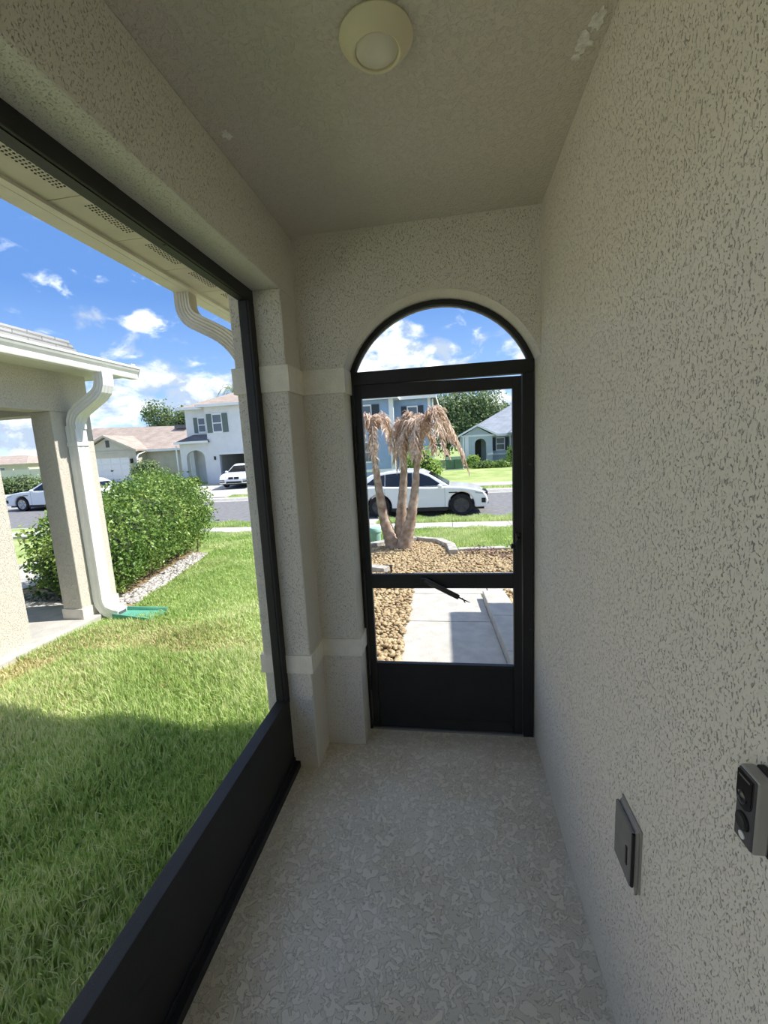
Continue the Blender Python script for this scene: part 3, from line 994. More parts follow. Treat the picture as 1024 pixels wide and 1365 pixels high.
# ---------------------------------------------------------------- front walkway
wk = struct_root('walkway', (0, 4, -.13))
def wz(y): return -0.10 - 0.03 * max(0, (y - 2.5)) * .9
ys = [2.50, 3.36, 4.27, 5.18]
for i in range(len(ys) - 1):
    y0, y1 = ys[i] + .006, ys[i + 1] - .006
    mb = MB()
    xl0, xl1 = -.50 - .02 * (y0 - 2.5), -.50 - .02 * (y1 - 2.5)
    xr0, xr1 = .455 - .052 * (y0 - 2.5), .455 - .052 * (y1 - 2.5)
    mb.hexa([(xl0, y0, -.4), (xr0, y0, -.4), (xr1, y1, -.4), (xl1, y1, -.4), (xl0, y0, wz(y0)), (xr0, y0, wz(y0)), (xr1, y1, wz(y1)), (xl1, y1, wz(y1))])
    mb.build('slab', M_CONC, wk, bevel=.006)
for x0, x1 in ((-.60, .40), (.41, 1.45), (1.46, 2.6)):
    mb = MB()
    mb.hexa([(x0, 5.185, -.4), (x1, 5.185, -.4), (x1, 6.15, -.4), (x0, 6.15, -.4), (x0, 5.185, wz(5.185)), (x1, 5.185, wz(5.185)), (x1, 6.15, wz(6.15)), (x0, 6.15, wz(6.15))])
    mb.build('slab', M_CONC, wk, bevel=.006)

# low raised border right of the walkway
kb = thing('raised_border', 'long low concrete border along the right edge of the front walkway', 'border', (.5, 4.0, -.15))
yb = [2.6, 3.4, 4.2, 5.0]
for i in range(3):
    y0, y1 = yb[i] + .004, yb[i + 1] - .004
    xa, xb = .457 - .052 * (y0 - 2.5), .457 - .052 * (y1 - 2.5)
    MB().hexa([(xa, y0, -.4), (xa + .27, y0, -.4), (xb + .25, y1, -.4), (xb, y1, -.4), (xa, y0, wz(y0) + .10), (xa + .27, y0, wz(y0) + .10), (xb + .25, y1, wz(y1) + .10), (xb, y1, wz(y1) + .10)]).build('border_block', M_CONC, kb, bevel=.008)

# ---------------------------------------------------------------- planting bed edging and stones
def stones(name, pts, rmin, rmax, mt, label, cat, flat=.65):
    """pts (n,3): one little faceted pebble each, joined (nobody could count them)"""
    t = (1 + 5 ** .5) / 2
    ico = np.array([(0, 1, t), (0, -1, t), (0, 1, -t), (0, -1, -t), (1, t, 0), (-1, t, 0), (1, -t, 0), (-1, -t, 0), (t, 0, 1), (-t, 0, 1), (t, 0, -1), (-t, 0, -1)]) / 1.9
    fc = np.array([(0, 1, 8), (0, 8, 4), (0, 4, 5), (0, 5, 9), (0, 9, 1), (3, 11, 2), (3, 2, 10), (3, 10, 6), (3, 6, 7), (3, 7, 11), (1, 6, 8), (8, 6, 10), (8, 10, 4), (4, 10, 2), (4, 2, 5), (5, 2, 11), (5, 11, 9), (9, 11, 7), (9, 7, 1), (1, 7, 6)])
    n = len(pts)
    r = RNG.uniform(rmin, rmax, (n, 1, 1)) * np.stack([RNG.uniform(.7, 1.3, n), RNG.uniform(.7, 1.3, n), RNG.uniform(.45, .85, n) * flat / .65], 1)[:, None, :]
    a = RNG.uniform(0, 2 * pi, n)
    V = ico[None] * r * (1 + RNG.uniform(-.12, .12, (n, 12, 1)))
    x = V[..., 0] * np.cos(a)[:, None] - V[..., 1] * np.sin(a)[:, None]
    y = V[..., 0] * np.sin(a)[:, None] + V[..., 1] * np.cos(a)[:, None]
    V = np.stack([x, y, V[..., 2]], -1) + np.asarray(pts)[:, None, :]
    Fc = (fc[None] + 12 * np.arange(n)[:, None, None]).reshape(-1, 3)
    o = raw_mesh(name, V.reshape(-1, 3), Fc, mt, None, 'stuff')
    return tag(o, label, cat)

EDGE = [(-2.35, 7.05), (-1.95, 7.70), (-1.58, 8.25), (-1.15, 8.72), (-.75, 8.90), (-.40, 8.75), (-.12, 8.35), (-.02, 7.85), (0.0, 7.40)]
EDGE2 = [(.08, 7.72), (.6, 7.76), (1.1, 7.80), (1.7, 7.86), (2.4, 7.9)]
def in_poly(P, x, y):
    c = False
    j = len(P) - 1
    for i in range(len(P)):
        if (P[i][1] > y) != (P[j][1] > y) and x < (P[j][0] - P[i][0]) * (y - P[i][1]) / (P[j][1] - P[i][1]) + P[i][0]:
            c = not c
        j = i
    return c
BED = EDGE + [(.05, 7.72)] + EDGE2[1:] + [(2.6, 6.2), (-.58, 6.2), (-.52, 5.2), (-.44, 2.5), (-.9, 2.5), (-1.6, 3.6), (-2.2, 6.2)]
bedm = MB()
bedm.add([(x, y, float(gz(y)) + .025) for x, y in BED], [tuple(range(len(BED)))])
bedm.build('planting_bed', M_SOIL, gnd)
pts = []
while len(pts) < 11000:
    x, y = random.uniform(-2.3, 2.6), 2.5 + (9.0 - 2.5) * random.random()
    if in_poly(BED, x, y):
        pts.append((x, y, float(gz(y)) + .03 + random.random() * .018))
pts += [(random.uniform(.58, .95), random.uniform(2.6, 5.15), wz(4) + random.uniform(.02, .04)) for _ in range(700)]
stones('bed_stones', pts, .016, .034, M_STONE, 'tan and yellow river stones filling the bed around the palm', 'gravel')
MB().box(.57, 1.4, 2.5, 5.17, -.4, wz(4) + .015).build('side_bed', M_SOIL, gnd)

def blocks(root, P, w, h_, step, mt, name):
    pl = [Vector((x, y, 0)) for x, y in P]
    L_ = [0]
    for i in range(1, len(pl)): L_.append(L_[-1] + (pl[i] - pl[i - 1]).length)
    n = max(1, round(L_[-1] / step))
    def at(s):
        for i in range(1, len(pl)):
            if s <= L_[i] + 1e-9:
                t = (s - L_[i - 1]) / (L_[i] - L_[i - 1])
                return pl[i - 1].lerp(pl[i], t), (pl[i] - pl[i - 1]).normalized()
        return pl[-1], (pl[-1] - pl[-2]).normalized()
    for k_ in range(n):
        s0, s1 = L_[-1] * k_ / n + .004, L_[-1] * (k_ + 1) / n - .004
        q = []
        for s in (s0, s1):
            p, t = at(s)
            nn = Vector((-t.y, t.x, 0)) * w / 2
            q.append((p - nn, p + nn, float(gz(p.y))))
        (a, b, za), (c, d, zc) = q
        mb = MB().hexa([(a.x, a.y, za - .1), (c.x, c.y, zc - .1), (d.x, d.y, zc - .1), (b.x, b.y, za - .1), (a.x, a.y, za + h_), (c.x, c.y, zc + h_), (d.x, d.y, zc + h_), (b.x, b.y, za + h_)])
        mb.build(name, mt, root, bevel=.01)
eb = thing('curved_bed_edging', 'curved pale concrete edging that rings the bed behind the dead palm', 'garden edging', (-.75, 8.9, -.37))
blocks(eb, EDGE, .16, .13, .62, M_CONC_D, 'edging_block')
eb2 = thing('straight_bed_edging', 'straight concrete edging between the lawn and the bed right of the palm', 'garden edging', (1.1, 7.8, -.31))
blocks(eb2, EDGE2, .14, .09, .62, M_CONC_D, 'edging_block')
eb3 = thing('short_bed_edging', 'short low concrete edging with a squared end left of the walkway', 'garden edging', (-1.3, 6.3, -.25))
blocks(eb3, [(-2.1, 6.45), (-1.5, 6.42), (-1.0, 6.20)], .16, .12, .55, M_CONC_D, 'edging_block')
# path light stake
stk = thing('path_light', 'small black path light stake standing in the stone bed', 'path light', (-.93, 6.15, -.24))
MB().tube([(-.93, 6.15, -.25), (-.93, 6.15, -.10)], .014, 8).build('stake', M_BLACK, stk)
MB().lathe([(.012, -.10), (.03, -.095), (.03, -.085), (.0, -.07)], 12, (-.93, 6.15, 0)).build('cap', M_BLACK, stk, smooth=True)
# dark red little bedding plants and a green sprig by the straight edging
M_DKRED = leafy('dark_red_leaf', ((0.06, 0.02, 0.03), (0.12, 0.04, 0.05), (0.2, 0.08, 0.07)), 6, .2, .5, 40)
def sprig(name, label, x, y, z0, r, h_, n, mt, seed, group=None):
    rnd = random.Random(seed)
    t = thing(name, label, 'plant', (x, y, z0), group=group)
    st_, lf = MB(), MB()
    for i in range(max(3, n // 8)):
        a = rnd.uniform(0, 2 * pi)
        st_.tube([(x, y, z0 - .02), (x + .4 * r * cos(a), y + .4 * r * sin(a), z0 + h_ * .5), (x + .8 * r * cos(a), y + .8 * r * sin(a), z0 + h_ * .9)], [.006, .004, .002], 5)
    for i in range(n):
        a, rr, zz = rnd.uniform(0, 2 * pi), r * sqrt(rnd.random()), z0 + h_ * rnd.uniform(.25, 1)
        c = Vector((x + rr * cos(a), y + rr * sin(a), zz))
        d = Vector((cos(a) + rnd.uniform(-.5, .5), sin(a) + rnd.uniform(-.5, .5), rnd.uniform(-.2, .8))).normalized()
        s = d.cross(Vector((0, 0, 1))).normalized() * .014
        l = rnd.uniform(.04, .07)
        lf.add([c, c + d * l * .5 + s, c + d * l, c + d * l * .5 - s], [(0, 1, 2, 3)])
    st_.build('stem', M_BARK, t)
    lf.build('leaves', mt, t, kind='stuff')
sprig('bedding_plant', 'dark red bedding plant nearest the curved edging end', .38, 7.45, -.29, .13, .16, 60, M_DKRED, 1, 'dark red bedding plants')
sprig('bedding_plant', 'second dark red bedding plant along the straight edging', .66, 7.35, -.28, .10, .13, 45, M_DKRED, 2, 'dark red bedding plants')
sprig('bedding_plant', 'low dark red bedding plant under the green sprig', .95, 7.05, -.27, .16, .10, 50, M_DKRED, 3, 'dark red bedding plants')
sprig('green_sprig', 'upright green sprig at the far end of the straight edging beside the door latch', 1.02, 7.45, -.29, .12, .30, 90, M_BUSHL, 4)
# utility pedestal
ut = thing('utility_pedestal', 'mint green round utility pedestal on the lawn left of the palm', 'utility box', (-1.62, 8.75, -.37))
MB().lathe([(.115, -.05), (.115, .27), (.125, .27), (.125, .30)], 20, (-1.62, 8.75, -.37)).build('body', M_MINT, ut, smooth=True)
MB().lathe([(.13, .285), (.13, .33), (.105, .365), (0, .375)], 20, (-1.62, 8.75, -.37)).build('cap', M_MINT, ut, smooth=True)

# ---------------------------------------------------------------- grass
def blades(name, n, region, hmin, hmax, w, label, lean=.5, zoff=0.0, keep=None, mt=None):
    x0, x1, y0, y1 = region
    x = RNG.uniform(x0, x1, n)
    y = RNG.uniform(y0, y1, n)
    if keep is not None:
        k_ = keep(x, y)
        x, y = x[k_], y[k_]
        n = len(x)
    # tufts: pull blades together
    tx, ty = np.round(x / .05) * .05, np.round(y / .05) * .05
    x = x * .7 + tx * .3
    y = y * .7 + ty * .3
    z = gz(y) + zoff
    hgt = RNG.uniform(hmin, hmax, n) * (0.72 + 0.5 * np.sin(x * 3.1 + 1.3 * np.sin(y * 2.3)) ** 2)
    a = RNG.uniform(0, 2 * pi, n)
    ln = RNG.uniform(.1, 1.0, n) ** 1.3 * lean * hgt
    dx, dy = np.cos(a), np.sin(a)
    px, py = -dy, dx
    ww = w * RNG.uniform(.7, 1.3, n)
    base = np.stack([x, y, z - .01], 1)
    perp = np.stack([px, py, np.zeros(n)], 1)
    d3 = np.stack([dx, dy, np.zeros(n)], 1)
    up = np.array([[0, 0, 1.]])
    b0, b1 = base - perp * ww[:, None] * .5, base + perp * ww[:, None] * .5
    mid = base + d3 * (ln * .32)[:, None] + up * (hgt * .6)[:, None]
    m0, m1 = mid - perp * ww[:, None] * .45, mid + perp * ww[:, None] * .45
    tip = base + d3 * ln[:, None] + up * (hgt * (1 - .28 * (ln / hgt) ** 2))[:, None]
    V = np.stack([b0, b1, m1, m0, tip], 1).reshape(-1, 3)
    i = 5 * np.arange(n)[:, None]
    Fc = np.concatenate([i + np.array([[0, 1, 2]]), i + np.array([[0, 2, 3]]), i + np.array([[3, 2, 4]])], 1).reshape(-1, 3)
    o = raw_mesh(name, V, Fc, mt or M_GRASS, None, 'stuff')
    return tag(o, label, 'grass')
def keep_left(x, y):
    hedge = (x < -4.0 - .30 * (y - 4.6)) & (y > 4.35) & (y < 8.75)
    return (~hedge) & ~((x < -4.07) & (y < 4.7)) & ~((x > -1.1) & (y < 2.52)) & ~((x > -.9 - (y - 2.5) * .64) & (y < 3.6)) & ~((x > -1.6 - (y - 3.6) * .231) & (y >= 3.6) & (y < 6.3)) & ~((x > -2.2 - (y - 6.2) * .2) & (y >= 6.2) & (y < 7.6))
blades('lawn_grass', 62000, (-3.6, -1.08, .3, 3.4), .07, .135, .0065, 'long shaded green lawn grass right outside the screen', .75)
blades('lawn_grass', 66000, (-4.6, -1.0, 3.2, 7.2), .045, .085, .009, 'short sunlit lawn grass between the hedge and the porch', .8, keep=keep_left)
blades('lawn_grass', 34000, (-7.6, -2.2, 7.0, 11.0), .05, .09, .013, 'sunlit lawn grass from the hedge end to the sidewalk', .7, keep=keep_left)
M_DRY = leafy('dry_grass_blade', ((0.40, 0.36, 0.15), (0.60, 0.53, 0.27), (0.78, 0.72, 0.44)), 2.0, .35, .6, 30)
blades('dry_grass', 46000, (-4.05, -1.6, 2.5, 4.3), .035, .085, .009, 'straw coloured dry grass patch near the green splash block', .9, keep=lambda x, y: (RNG.random(len(x)) < np.clip(1.15 - np.hypot((x + 3.0) / 1.15, (y - 3.3) / .85), 0, 1)), mt=M_DRY)
blades('dry_grass', 5000, (-4.5, -3.4, 4.6, 7.2), .02, .06, .009, 'straw coloured dry grass along the stone chips by the hedge', .9, keep=lambda x, y: np.abs(x - (-3.75 - .30 * (y - 4.6))) < .18, mt=M_DRY)
def keep_front(x, y):
    return np.array([not in_poly(BED, a, b) for a, b in zip(x, y)])
blades('lawn_grass', 30000, (-2.3, 2.4, 7.5, 10.95), .06, .11, .011, 'bright green lawn grass beyond the bed edging', .6, keep=keep_front)
def keep_verge(x, y):
    return ~((x > -4.45) & (x < -2.2))
blades('verge_grass', 26000, (-9.5, 3.2, 12.02, 13.26), .08, .17, .014, 'thick verge grass between the sidewalk and the street', .6, keep=keep_verge)
blades('far_verge_grass', 7000, (-16, 4, 21.8, 22.55), .04, .08, .03, 'mown grass strip along the far curb of the street', .5, keep=lambda x, y: x > -12.2)

# ================================================================= LEFT NEIGHBOUR'S PORCH
XN = -4.2
nb = thing('neighbour_house', 'beige stucco house corner with an open porch beyond the left lawn', 'house', (XN, 4.1, -.2))
SZ = -0.095
mb = MB()
mb.box(-9, -4.1, -6, 4.62, -.45, SZ)
mb.build('porch_slab', M_CONC, nb, bevel=.01)
mb = MB()
mb.box(XN - .25, XN, -6, 3.46, SZ, 2.66)
mb.box(XN - .25, XN, 3.46, 4.60, 2.235, 2.66)
mb.box(-9, XN - .25, 4.34, 4.60, 2.235, 2.66)
mb.build('wall', M_NEIGH, nb)
MB().box(XN - .25, XN, 4.08, 4.60, SZ, 2.235).build('corner_column', M_NEIGH, nb, bevel=.008)
MB().box(XN - .262, XN + .012, 4.068, 4.612, SZ, SZ + .12).build('column_plinth', M_NPLINTH, nb, bevel=.005)
MB().box(-8.2, XN - .25, 1.0, 1.2, SZ, 2.66).build('rear_porch_wall', M_NEIGH, nb)
MB().box(-9, XN - .25, 1.2, 4.34, 2.60, 2.66).build('porch_ceiling', M_SOFFIT, nb)
MB().box(-9, -3.74, -6, 4.86, 2.66, 2.675).build('soffit', mat('white_soffit', (0.70, 0.68, 0.63), .6), nb)
MB().prism([(-3.74, 2.675), (-3.74, 2.78), (-6.6, 3.34), (-9, 3.34), (-9, 2.675)], -6, 4.88, 'y').build('roof', M_ROOF_N, nb)
g = k_gutter(-3.742, -3.62, -6, 4.80, 2.62, .135, 1).build('gutter', M_WHITE_AL, nb)
MB().prism([(-3.742, 2.62), (-3.665, 2.62), (-3.62, 2.73), (-3.62, 2.755), (-3.742, 2.755)], 4.80, 4.804, 'y').build('gutter_end_cap', M_WHITE_AL, g)
MB().box(-3.735, -3.70, 4.77, 4.83, 2.72, 2.80).build('gutter_clip', M_WHITE_AL, g)
# raised upper roof edge: stepped courses
for i in range(5):
    z0 = 3.30 + .066 * i
    MB().hexa([(-6.4, 5.0 + .0 * i, z0), (-5.9 - .03 * i, 5.0, z0), (-5.9 - .03 * i, 6.52 - .025 * i, z0), (-6.4, 6.52 - .025 * i, z0),
               (-6.4, 5.0, z0 + .06), (-5.92 - .03 * i, 5.0, z0 + .06), (-5.92 - .03 * i, 6.52 - .025 * i, z0 + .06), (-6.4, 6.52 - .025 * i, z0 + .06)]).build('roof_course', M_ROOF_N, nb, bevel=.004)
MB().box(-6.4, -6.1, 4.7, 6.45, 2.9, 3.31).build('roof_curb', M_ROOF_N, nb)
# white downspout on the column
nd = thing('neighbour_downspout', 'white square downspout strapped to the neighbour porch corner column', 'downspout', (-4.13, 4.32, -.15))
ysp = 4.305
pa = [(-3.70, ysp, 2.63), (-3.70, ysp, 2.55), (-3.705, ysp, 2.50), (-3.73, ysp, 2.44), (-3.78, ysp, 2.39), (-4.02, ysp, 2.25), (-4.08, ysp, 2.20), (-4.115, ysp, 2.13), (-4.12, ysp, 2.05)]
MB().sweep(pa, .15, .115, (0, 1, 0), ribs=3).build('elbow', M_WHITE_AL, nd, bevel=.0)
MB().sweep([(-4.135, ysp, 2.08), (-4.135, ysp, .06)], .15, .12, (0, 1, 0), ribs=2).build('pipe', M_WHITE_AL, nd)
MB().sweep([(-4.135, ysp, .10), (-4.125, ysp, .02), (-4.08, ysp, -.055), (-3.98, ysp, -.10), (-3.90, ysp, -.115)], .155, .12, (0, 1, 0), ribs=2).build('shoe', M_WHITE_AL, nd)
MB().box(-3.897, -3.893, ysp - .06, ysp + .06, -.16, -.07).build('shoe_opening', M_DARKIN, nd)
MB().box(-4.205, -4.065, ysp - .082, ysp + .082, 1.86, 1.90).build('strap', M_WHITE_AL, nd)
# splash block
sp_ = thing('splash_block', 'green plastic splash block under the white downspout on the lawn', 'splash block', (-3.6, 4.3, -.15))
mb = MB()
pr = [(-.13, .0), (.17, .0), (.17, .06), (.155, .06), (.145, .018), (-.105, .018), (-.115, .06), (-.13, .06)]
a_, b_ = [], []
for u, v in pr:
    a_.append((-3.92, 4.28 + u * .8, -.15 + v + .02))
    b_.append((-3.42, 4.28 + u * 1.15, -.15 + v * .75 + .005))
n_ = len(pr)
mb.add(a_ + b_, [tuple(range(n_))[::-1], tuple(range(n_, 2 * n_))] + [(i, (i + 1) % n_, n_ + (i + 1) % n_, n_ + i) for i in range(n_)])
mb.build('tray', M_GREEN, sp_)

# ---------------------------------------------------------------- hedge
def leaves_on_blobs(name, blobs, n, size, mt, parent, seed=3, elong=1.7, jitter=.18, zmin=None, inner=.25):
    rng = np.random.default_rng(seed)
    vol = np.array([b[3] * b[4] + b[4] * b[5] + b[3] * b[5] for b in blobs], float)
    pick = rng.choice(len(blobs), n, p=vol / vol.sum())
    B = np.array(blobs, float)[pick]
    d = rng.normal(size=(n, 3))
    d /= np.linalg.norm(d, axis=1, keepdims=True)
    rr = 1 + rng.normal(0, jitter, (n, 1)) - inner * rng.random((n, 1)) ** 2
    c = B[:, :3] + d * B[:, 3:6] * rr
    if zmin is not None:
        c = c[c[:, 2] > zmin(c[:, 1])] if callable(zmin) else c[c[:, 2] > zmin]
        n = len(c)
        d = d[:n]
    nrm = d + rng.normal(0, .7, (n, 3)) + np.array([[0, 0, .35]])
    nrm /= np.linalg.norm(nrm, axis=1, keepdims=True)
    t = rng.normal(size=(n, 3))
    t -= nrm * (t * nrm).sum(1, keepdims=True)
    t /= np.linalg.norm(t, axis=1, keepdims=True)
    s = np.cross(nrm, t)
    L_ = size * rng.uniform(.65, 1.35, (n, 1))
    W_ = L_ / elong
    V = np.stack([c - t * L_ * .5, c + s * W_ * .5 + nrm * L_ * .08, c + t * L_ * .5 - nrm * L_ * .05, c - s * W_ * .5 + nrm * L_ * .08], 1).reshape(-1, 3)
    i = 4 * np.arange(n)[:, None]
    Fc = np.concatenate([i + [[0, 1, 2]], i + [[0, 2, 3]]], 1).reshape(-1, 3)
    if parent is not None:
        V = V - np.array(origin_of(parent))
    return raw_mesh(name, V, Fc, mt, parent, 'stuff')

def shrub(name, label, blobs, n, size, mt, core=.78, group=None, seed=3, cat='shrub', elong=1.7, jitter=.14, zmin=None, stem=True):
    b0 = blobs[0]
    zb = min(b[2] - b[5] for b in blobs)
    t = thing(name, label, cat, (b0[0], b0[1], zb), group=group)
    leaves_on_blobs('foliage', blobs, n, size, mt, t, seed, elong, jitter, zmin)
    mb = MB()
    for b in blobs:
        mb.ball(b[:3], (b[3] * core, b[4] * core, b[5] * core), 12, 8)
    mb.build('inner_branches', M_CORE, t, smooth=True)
    return t
HB = []
for i in range(7):
    t = i / 6
    x, y = -5.02 - .82 * t, 5.15 + 3.2 * t
    top = .86 + .40 * t + (.05 if i % 2 else -.03)
    zc = (top + float(gz(y)) + .1) / 2
    HB.append((x, y, zc, .72, .62, (top - float(gz(y)) - .05) / 2))
    if i > 0: HB.append((x - .45, y + .1, zc + .12, .62, .58, (top - float(gz(y)) - .05) / 2))
HB.append((-4.75, 5.0, .22, .42, .36, .40))
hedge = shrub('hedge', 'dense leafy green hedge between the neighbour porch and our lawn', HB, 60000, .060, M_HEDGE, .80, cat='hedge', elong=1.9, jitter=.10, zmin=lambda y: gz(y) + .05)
mb = MB()
for i in range(26):
    y = 5.0 + 3.3 * random.random()
    x = -4.55 - .25 * (y - 5.0) - random.random() * .8
    mb.tube([(x, y, float(gz(y)) - .05), (x + random.uniform(-.1, .1), y + random.uniform(-.1, .1), float(gz(y)) + .35), (x + random.uniform(-.2, .2), y, float(gz(y)) + .7)], [.016, .012, .007], 5)
mb.build('stems', M_BARK, hedge, kind='stuff')
SH = [(-5.75 + .16 * math.sin(k_ * 2.3), 5.0 + .10 * k_ % .4, -.05 + .15 * k_, .16, .16, .14) for k_ in range(7)]
leaves_on_blobs('loose_shoots', SH, 520, .085, M_HEDGE, hedge, 17, 2.0, .3)
mb = MB()
for k_ in range(7):
    mb.tube([(-5.45, 5.1, -.2), (-5.6, 5.05, -.1 + .1 * k_), SH[k_][:3]], [.012, .009, .004], 5)
mb.build('shoot_stems', M_BARK, hedge, kind='stuff')
pts = []
for _ in range(1150):
    t = random.random()
    y = 4.75 + 3.1 * t
    x = -4.02 - .29 * (y - 4.6) - random.uniform(-.02, .34)
    pts.append((x, y, float(gz(y)) + .012 + random.random() * .02))
for _ in range(700):
    pts.append((random.uniform(-6.3, -4.4), random.uniform(4.68, 5.1), float(gz(4.9)) + .0 + random.random() * .02))
stones('marble_chips', pts, .018, .040, M_WSTONE, 'strip of white and grey stone chips along the foot of the hedge', 'gravel')
mb = MB()
mb.add([(-4.0, 4.66, -.165), (-4.95, 7.9, -.305), (-5.9, 8.4, -.32), (-6.6, 4.66, -.165)], [(0, 1, 2, 3)])
mb.build('hedge_soil', M_SOIL, gnd)

# ================================================================= DEAD PALM
palm = thing('palm_tree', 'dead three-stemmed palm with brown drooping fronds in the stone bed', 'palm tree', (-1.0, 8.1, -.33))
TR = [[(-1.13, 8.12, -.36), (-1.22, 8.1, -.05), (-1.31, 8.08, .32), (-1.38, 8.06, .9), (-1.43, 8.05, 1.5), (-1.46, 8.05, 1.92)],
      [(-1.04, 8.22, -.36), (-1.02, 8.22, .0), (-.98, 8.2, .4), (-.91, 8.18, 1.0), (-.87, 8.17, 1.5), (-.83, 8.16, 1.75)],
      [(-.98, 8.06, -.36), (-.88, 8.02, -.05), (-.78, 8.0, .3), (-.68, 7.98, .85), (-.63, 7.96, 1.25), (-.55, 7.95, 1.72)]]
def catmull(P, n):
    P = [Vector(p) for p in P]
    out = []
    for i in range(len(P) - 1):
        p0, p1, p2, p3 = P[max(i - 1, 0)], P[i], P[i + 1], P[min(i + 2, len(P) - 1)]
        for k_ in range(n):
            t = k_ / n
            out.append(.5 * ((2 * p1) + (-p0 + p2) * t + (2 * p0 - 5 * p1 + 4 * p2 - p3) * t * t + (-p0 + 3 * p1 - 3 * p2 + p3) * t ** 3))
    out.append(P[-1])
    return out
for ti, T in enumerate(TR):
    pp = catmull(T, 8)
    n_ = len(pp)
    rr = []
    for i in range(n_):
        t = i / (n_ - 1)
        r0 = .115 * (1 - t) ** 1.6 + .047 if t < .75 else .052 + .012 * (t - .75) * 4
        rr.append(r0 * (1.07 if i % 2 == 0 else .98))
    MB().tube(pp, rr, 12).build('trunk', M_PTRUNK, palm, smooth=True)
def frond(base, az_, reach, rise_, drop, nleaf, llen, seed):
    rnd = random.Random(seed)
    b = Vector(base)
    dirv = Vector((cos(az_), sin(az_), 0))
    pts_ = [b, b + dirv * reach * .22 + Vector((0, 0, rise_ * .75)), b + dirv * reach * .5 + Vector((0, 0, rise_)), b + dirv * reach * .82 + Vector((0, 0, rise_ * .35 - drop * .3)), b + dirv * reach + Vector((0, 0, -drop))]
    cp = catmull(pts_, 5)
    mb = MB()
    n_ = len(cp)
    mb.tube(cp, [.016 * (1 - .8 * i / n_) + .003 for i in range(n_)], 5)
    side = Vector((-sin(az_), cos(az_), 0))
    for i in range(nleaf):
        f_ = .12 + .86 * i / nleaf
        k_ = f_ * (n_ - 1)
        i0 = int(k_)
        p = cp[i0].lerp(cp[min(i0 + 1, n_ - 1)], k_ - i0)
        tg = (cp[min(i0 + 1, n_ - 1)] - cp[max(i0 - 1, 0)]).normalized()
        for s in (-1, 1):
            l = llen * rnd.uniform(.6, 1.1) * (1 - .35 * f_)
            d1_ = (side * s * rnd.uniform(.35, .9) + tg * rnd.uniform(.5, 1.1) + Vector((0, 0, -rnd.uniform(-.1, .7)))).normalized()
            d2_ = (d1_ * .9 + Vector((rnd.uniform(-.25, .25), rnd.uniform(-.25, .25), -1.0))).normalized()
            wv = d1_.cross(Vector((rnd.uniform(-1, 1), rnd.uniform(-1, 1), .4))).normalized() * rnd.uniform(.008, .016)
            q1 = p + d1_ * l * .5
            q2 = q1 + d2_ * l * .5
            mb.add([p - wv * .5, p + wv * .5, q1 + wv, q1 - wv, q2], [(0, 1, 2, 3), (3, 2, 4)])
    return mb
FR = []
# (stem, azimuth in degrees, reach, rise, drop)
for az_, re_, ri, dr in ((200, .40, .36, .45), (160, .36, .40, .25), (-30, .42, .36, .25), (15, .50, .36, .02), (250, .40, .34, .6), (95, .4, .38, .3), (-75, .36, .36, .6), (180, .30, .30, .75), (-8, .34, .42, .05), (225, .50, .30, .35), (30, .46, .30, .30)):
    FR.append((0, az_, re_, ri, dr))
for az_, re_, ri, dr in ((175, .26, .40, .15), (110, .40, .50, .2), (210, .26, .36, .30), (10, .50, .55, -.12), (-60, .45, .50, .1), (60, .45, .46, .2), (190, .20, .30, .45), (-100, .3, .4, .4)):
    FR.append((1, az_, re_, ri, dr))
for az_, re_, ri, dr in ((6, .84, .56, .36), (-14, .78, .60, .16), (22, .74, .56, .10), (-45, .64, .56, .18), (60, .52, .50, .15), (182, .44, .54, -.10), (150, .42, .56, .05), (-100, .48, .48, .2), (215, .46, .46, .0), (2, .92, .46, .52), (-26, .58, .62, -.12), (100, .44, .5, .2), (12, .62, .62, -.05)):
    FR.append((2, az_, re_, ri, dr))
for i, (ti, az_, re_, ri, dr) in enumerate(FR):
    b = Vector(TR[ti][-1]) - Vector((0, 0, .06))
    frond(b, radians(az_), re_ * random.uniform(.92, 1.08), ri * random.uniform(.9, 1.1), dr, 46, .30, 40 + i).build('frond', M_PFROND, palm)
# ragged hanging leaf-sheath skirts at the crown shafts
for ti in range(3):
    rnd = random.Random(90 + ti)
    mb = MB()
    tp = Vector(TR[ti][-1])
    dn = Vector(TR[ti][-2]) - tp
    for i in range(46):
        p = tp + dn * rnd.uniform(-.1, .5 if ti else .85)
        a = rnd.uniform(0, 2 * pi)
        o = Vector((cos(a), sin(a), 0))
        l = rnd.uniform(.08, .26)
        wv = Vector((-sin(a), cos(a), 0)) * .012
        q = p + o * rnd.uniform(.06, .16) + Vector((0, 0, rnd.uniform(-.05, .08)))
        e_ = q + o * rnd.uniform(0, .1) - Vector((0, 0, l))
        mb.add([p - wv, p + wv, q + wv, q - wv, e_], [(0, 1, 2, 3), (3, 2, 4)])
    mb.build('hanging_leaves', M_PFROND, palm, kind='stuff')

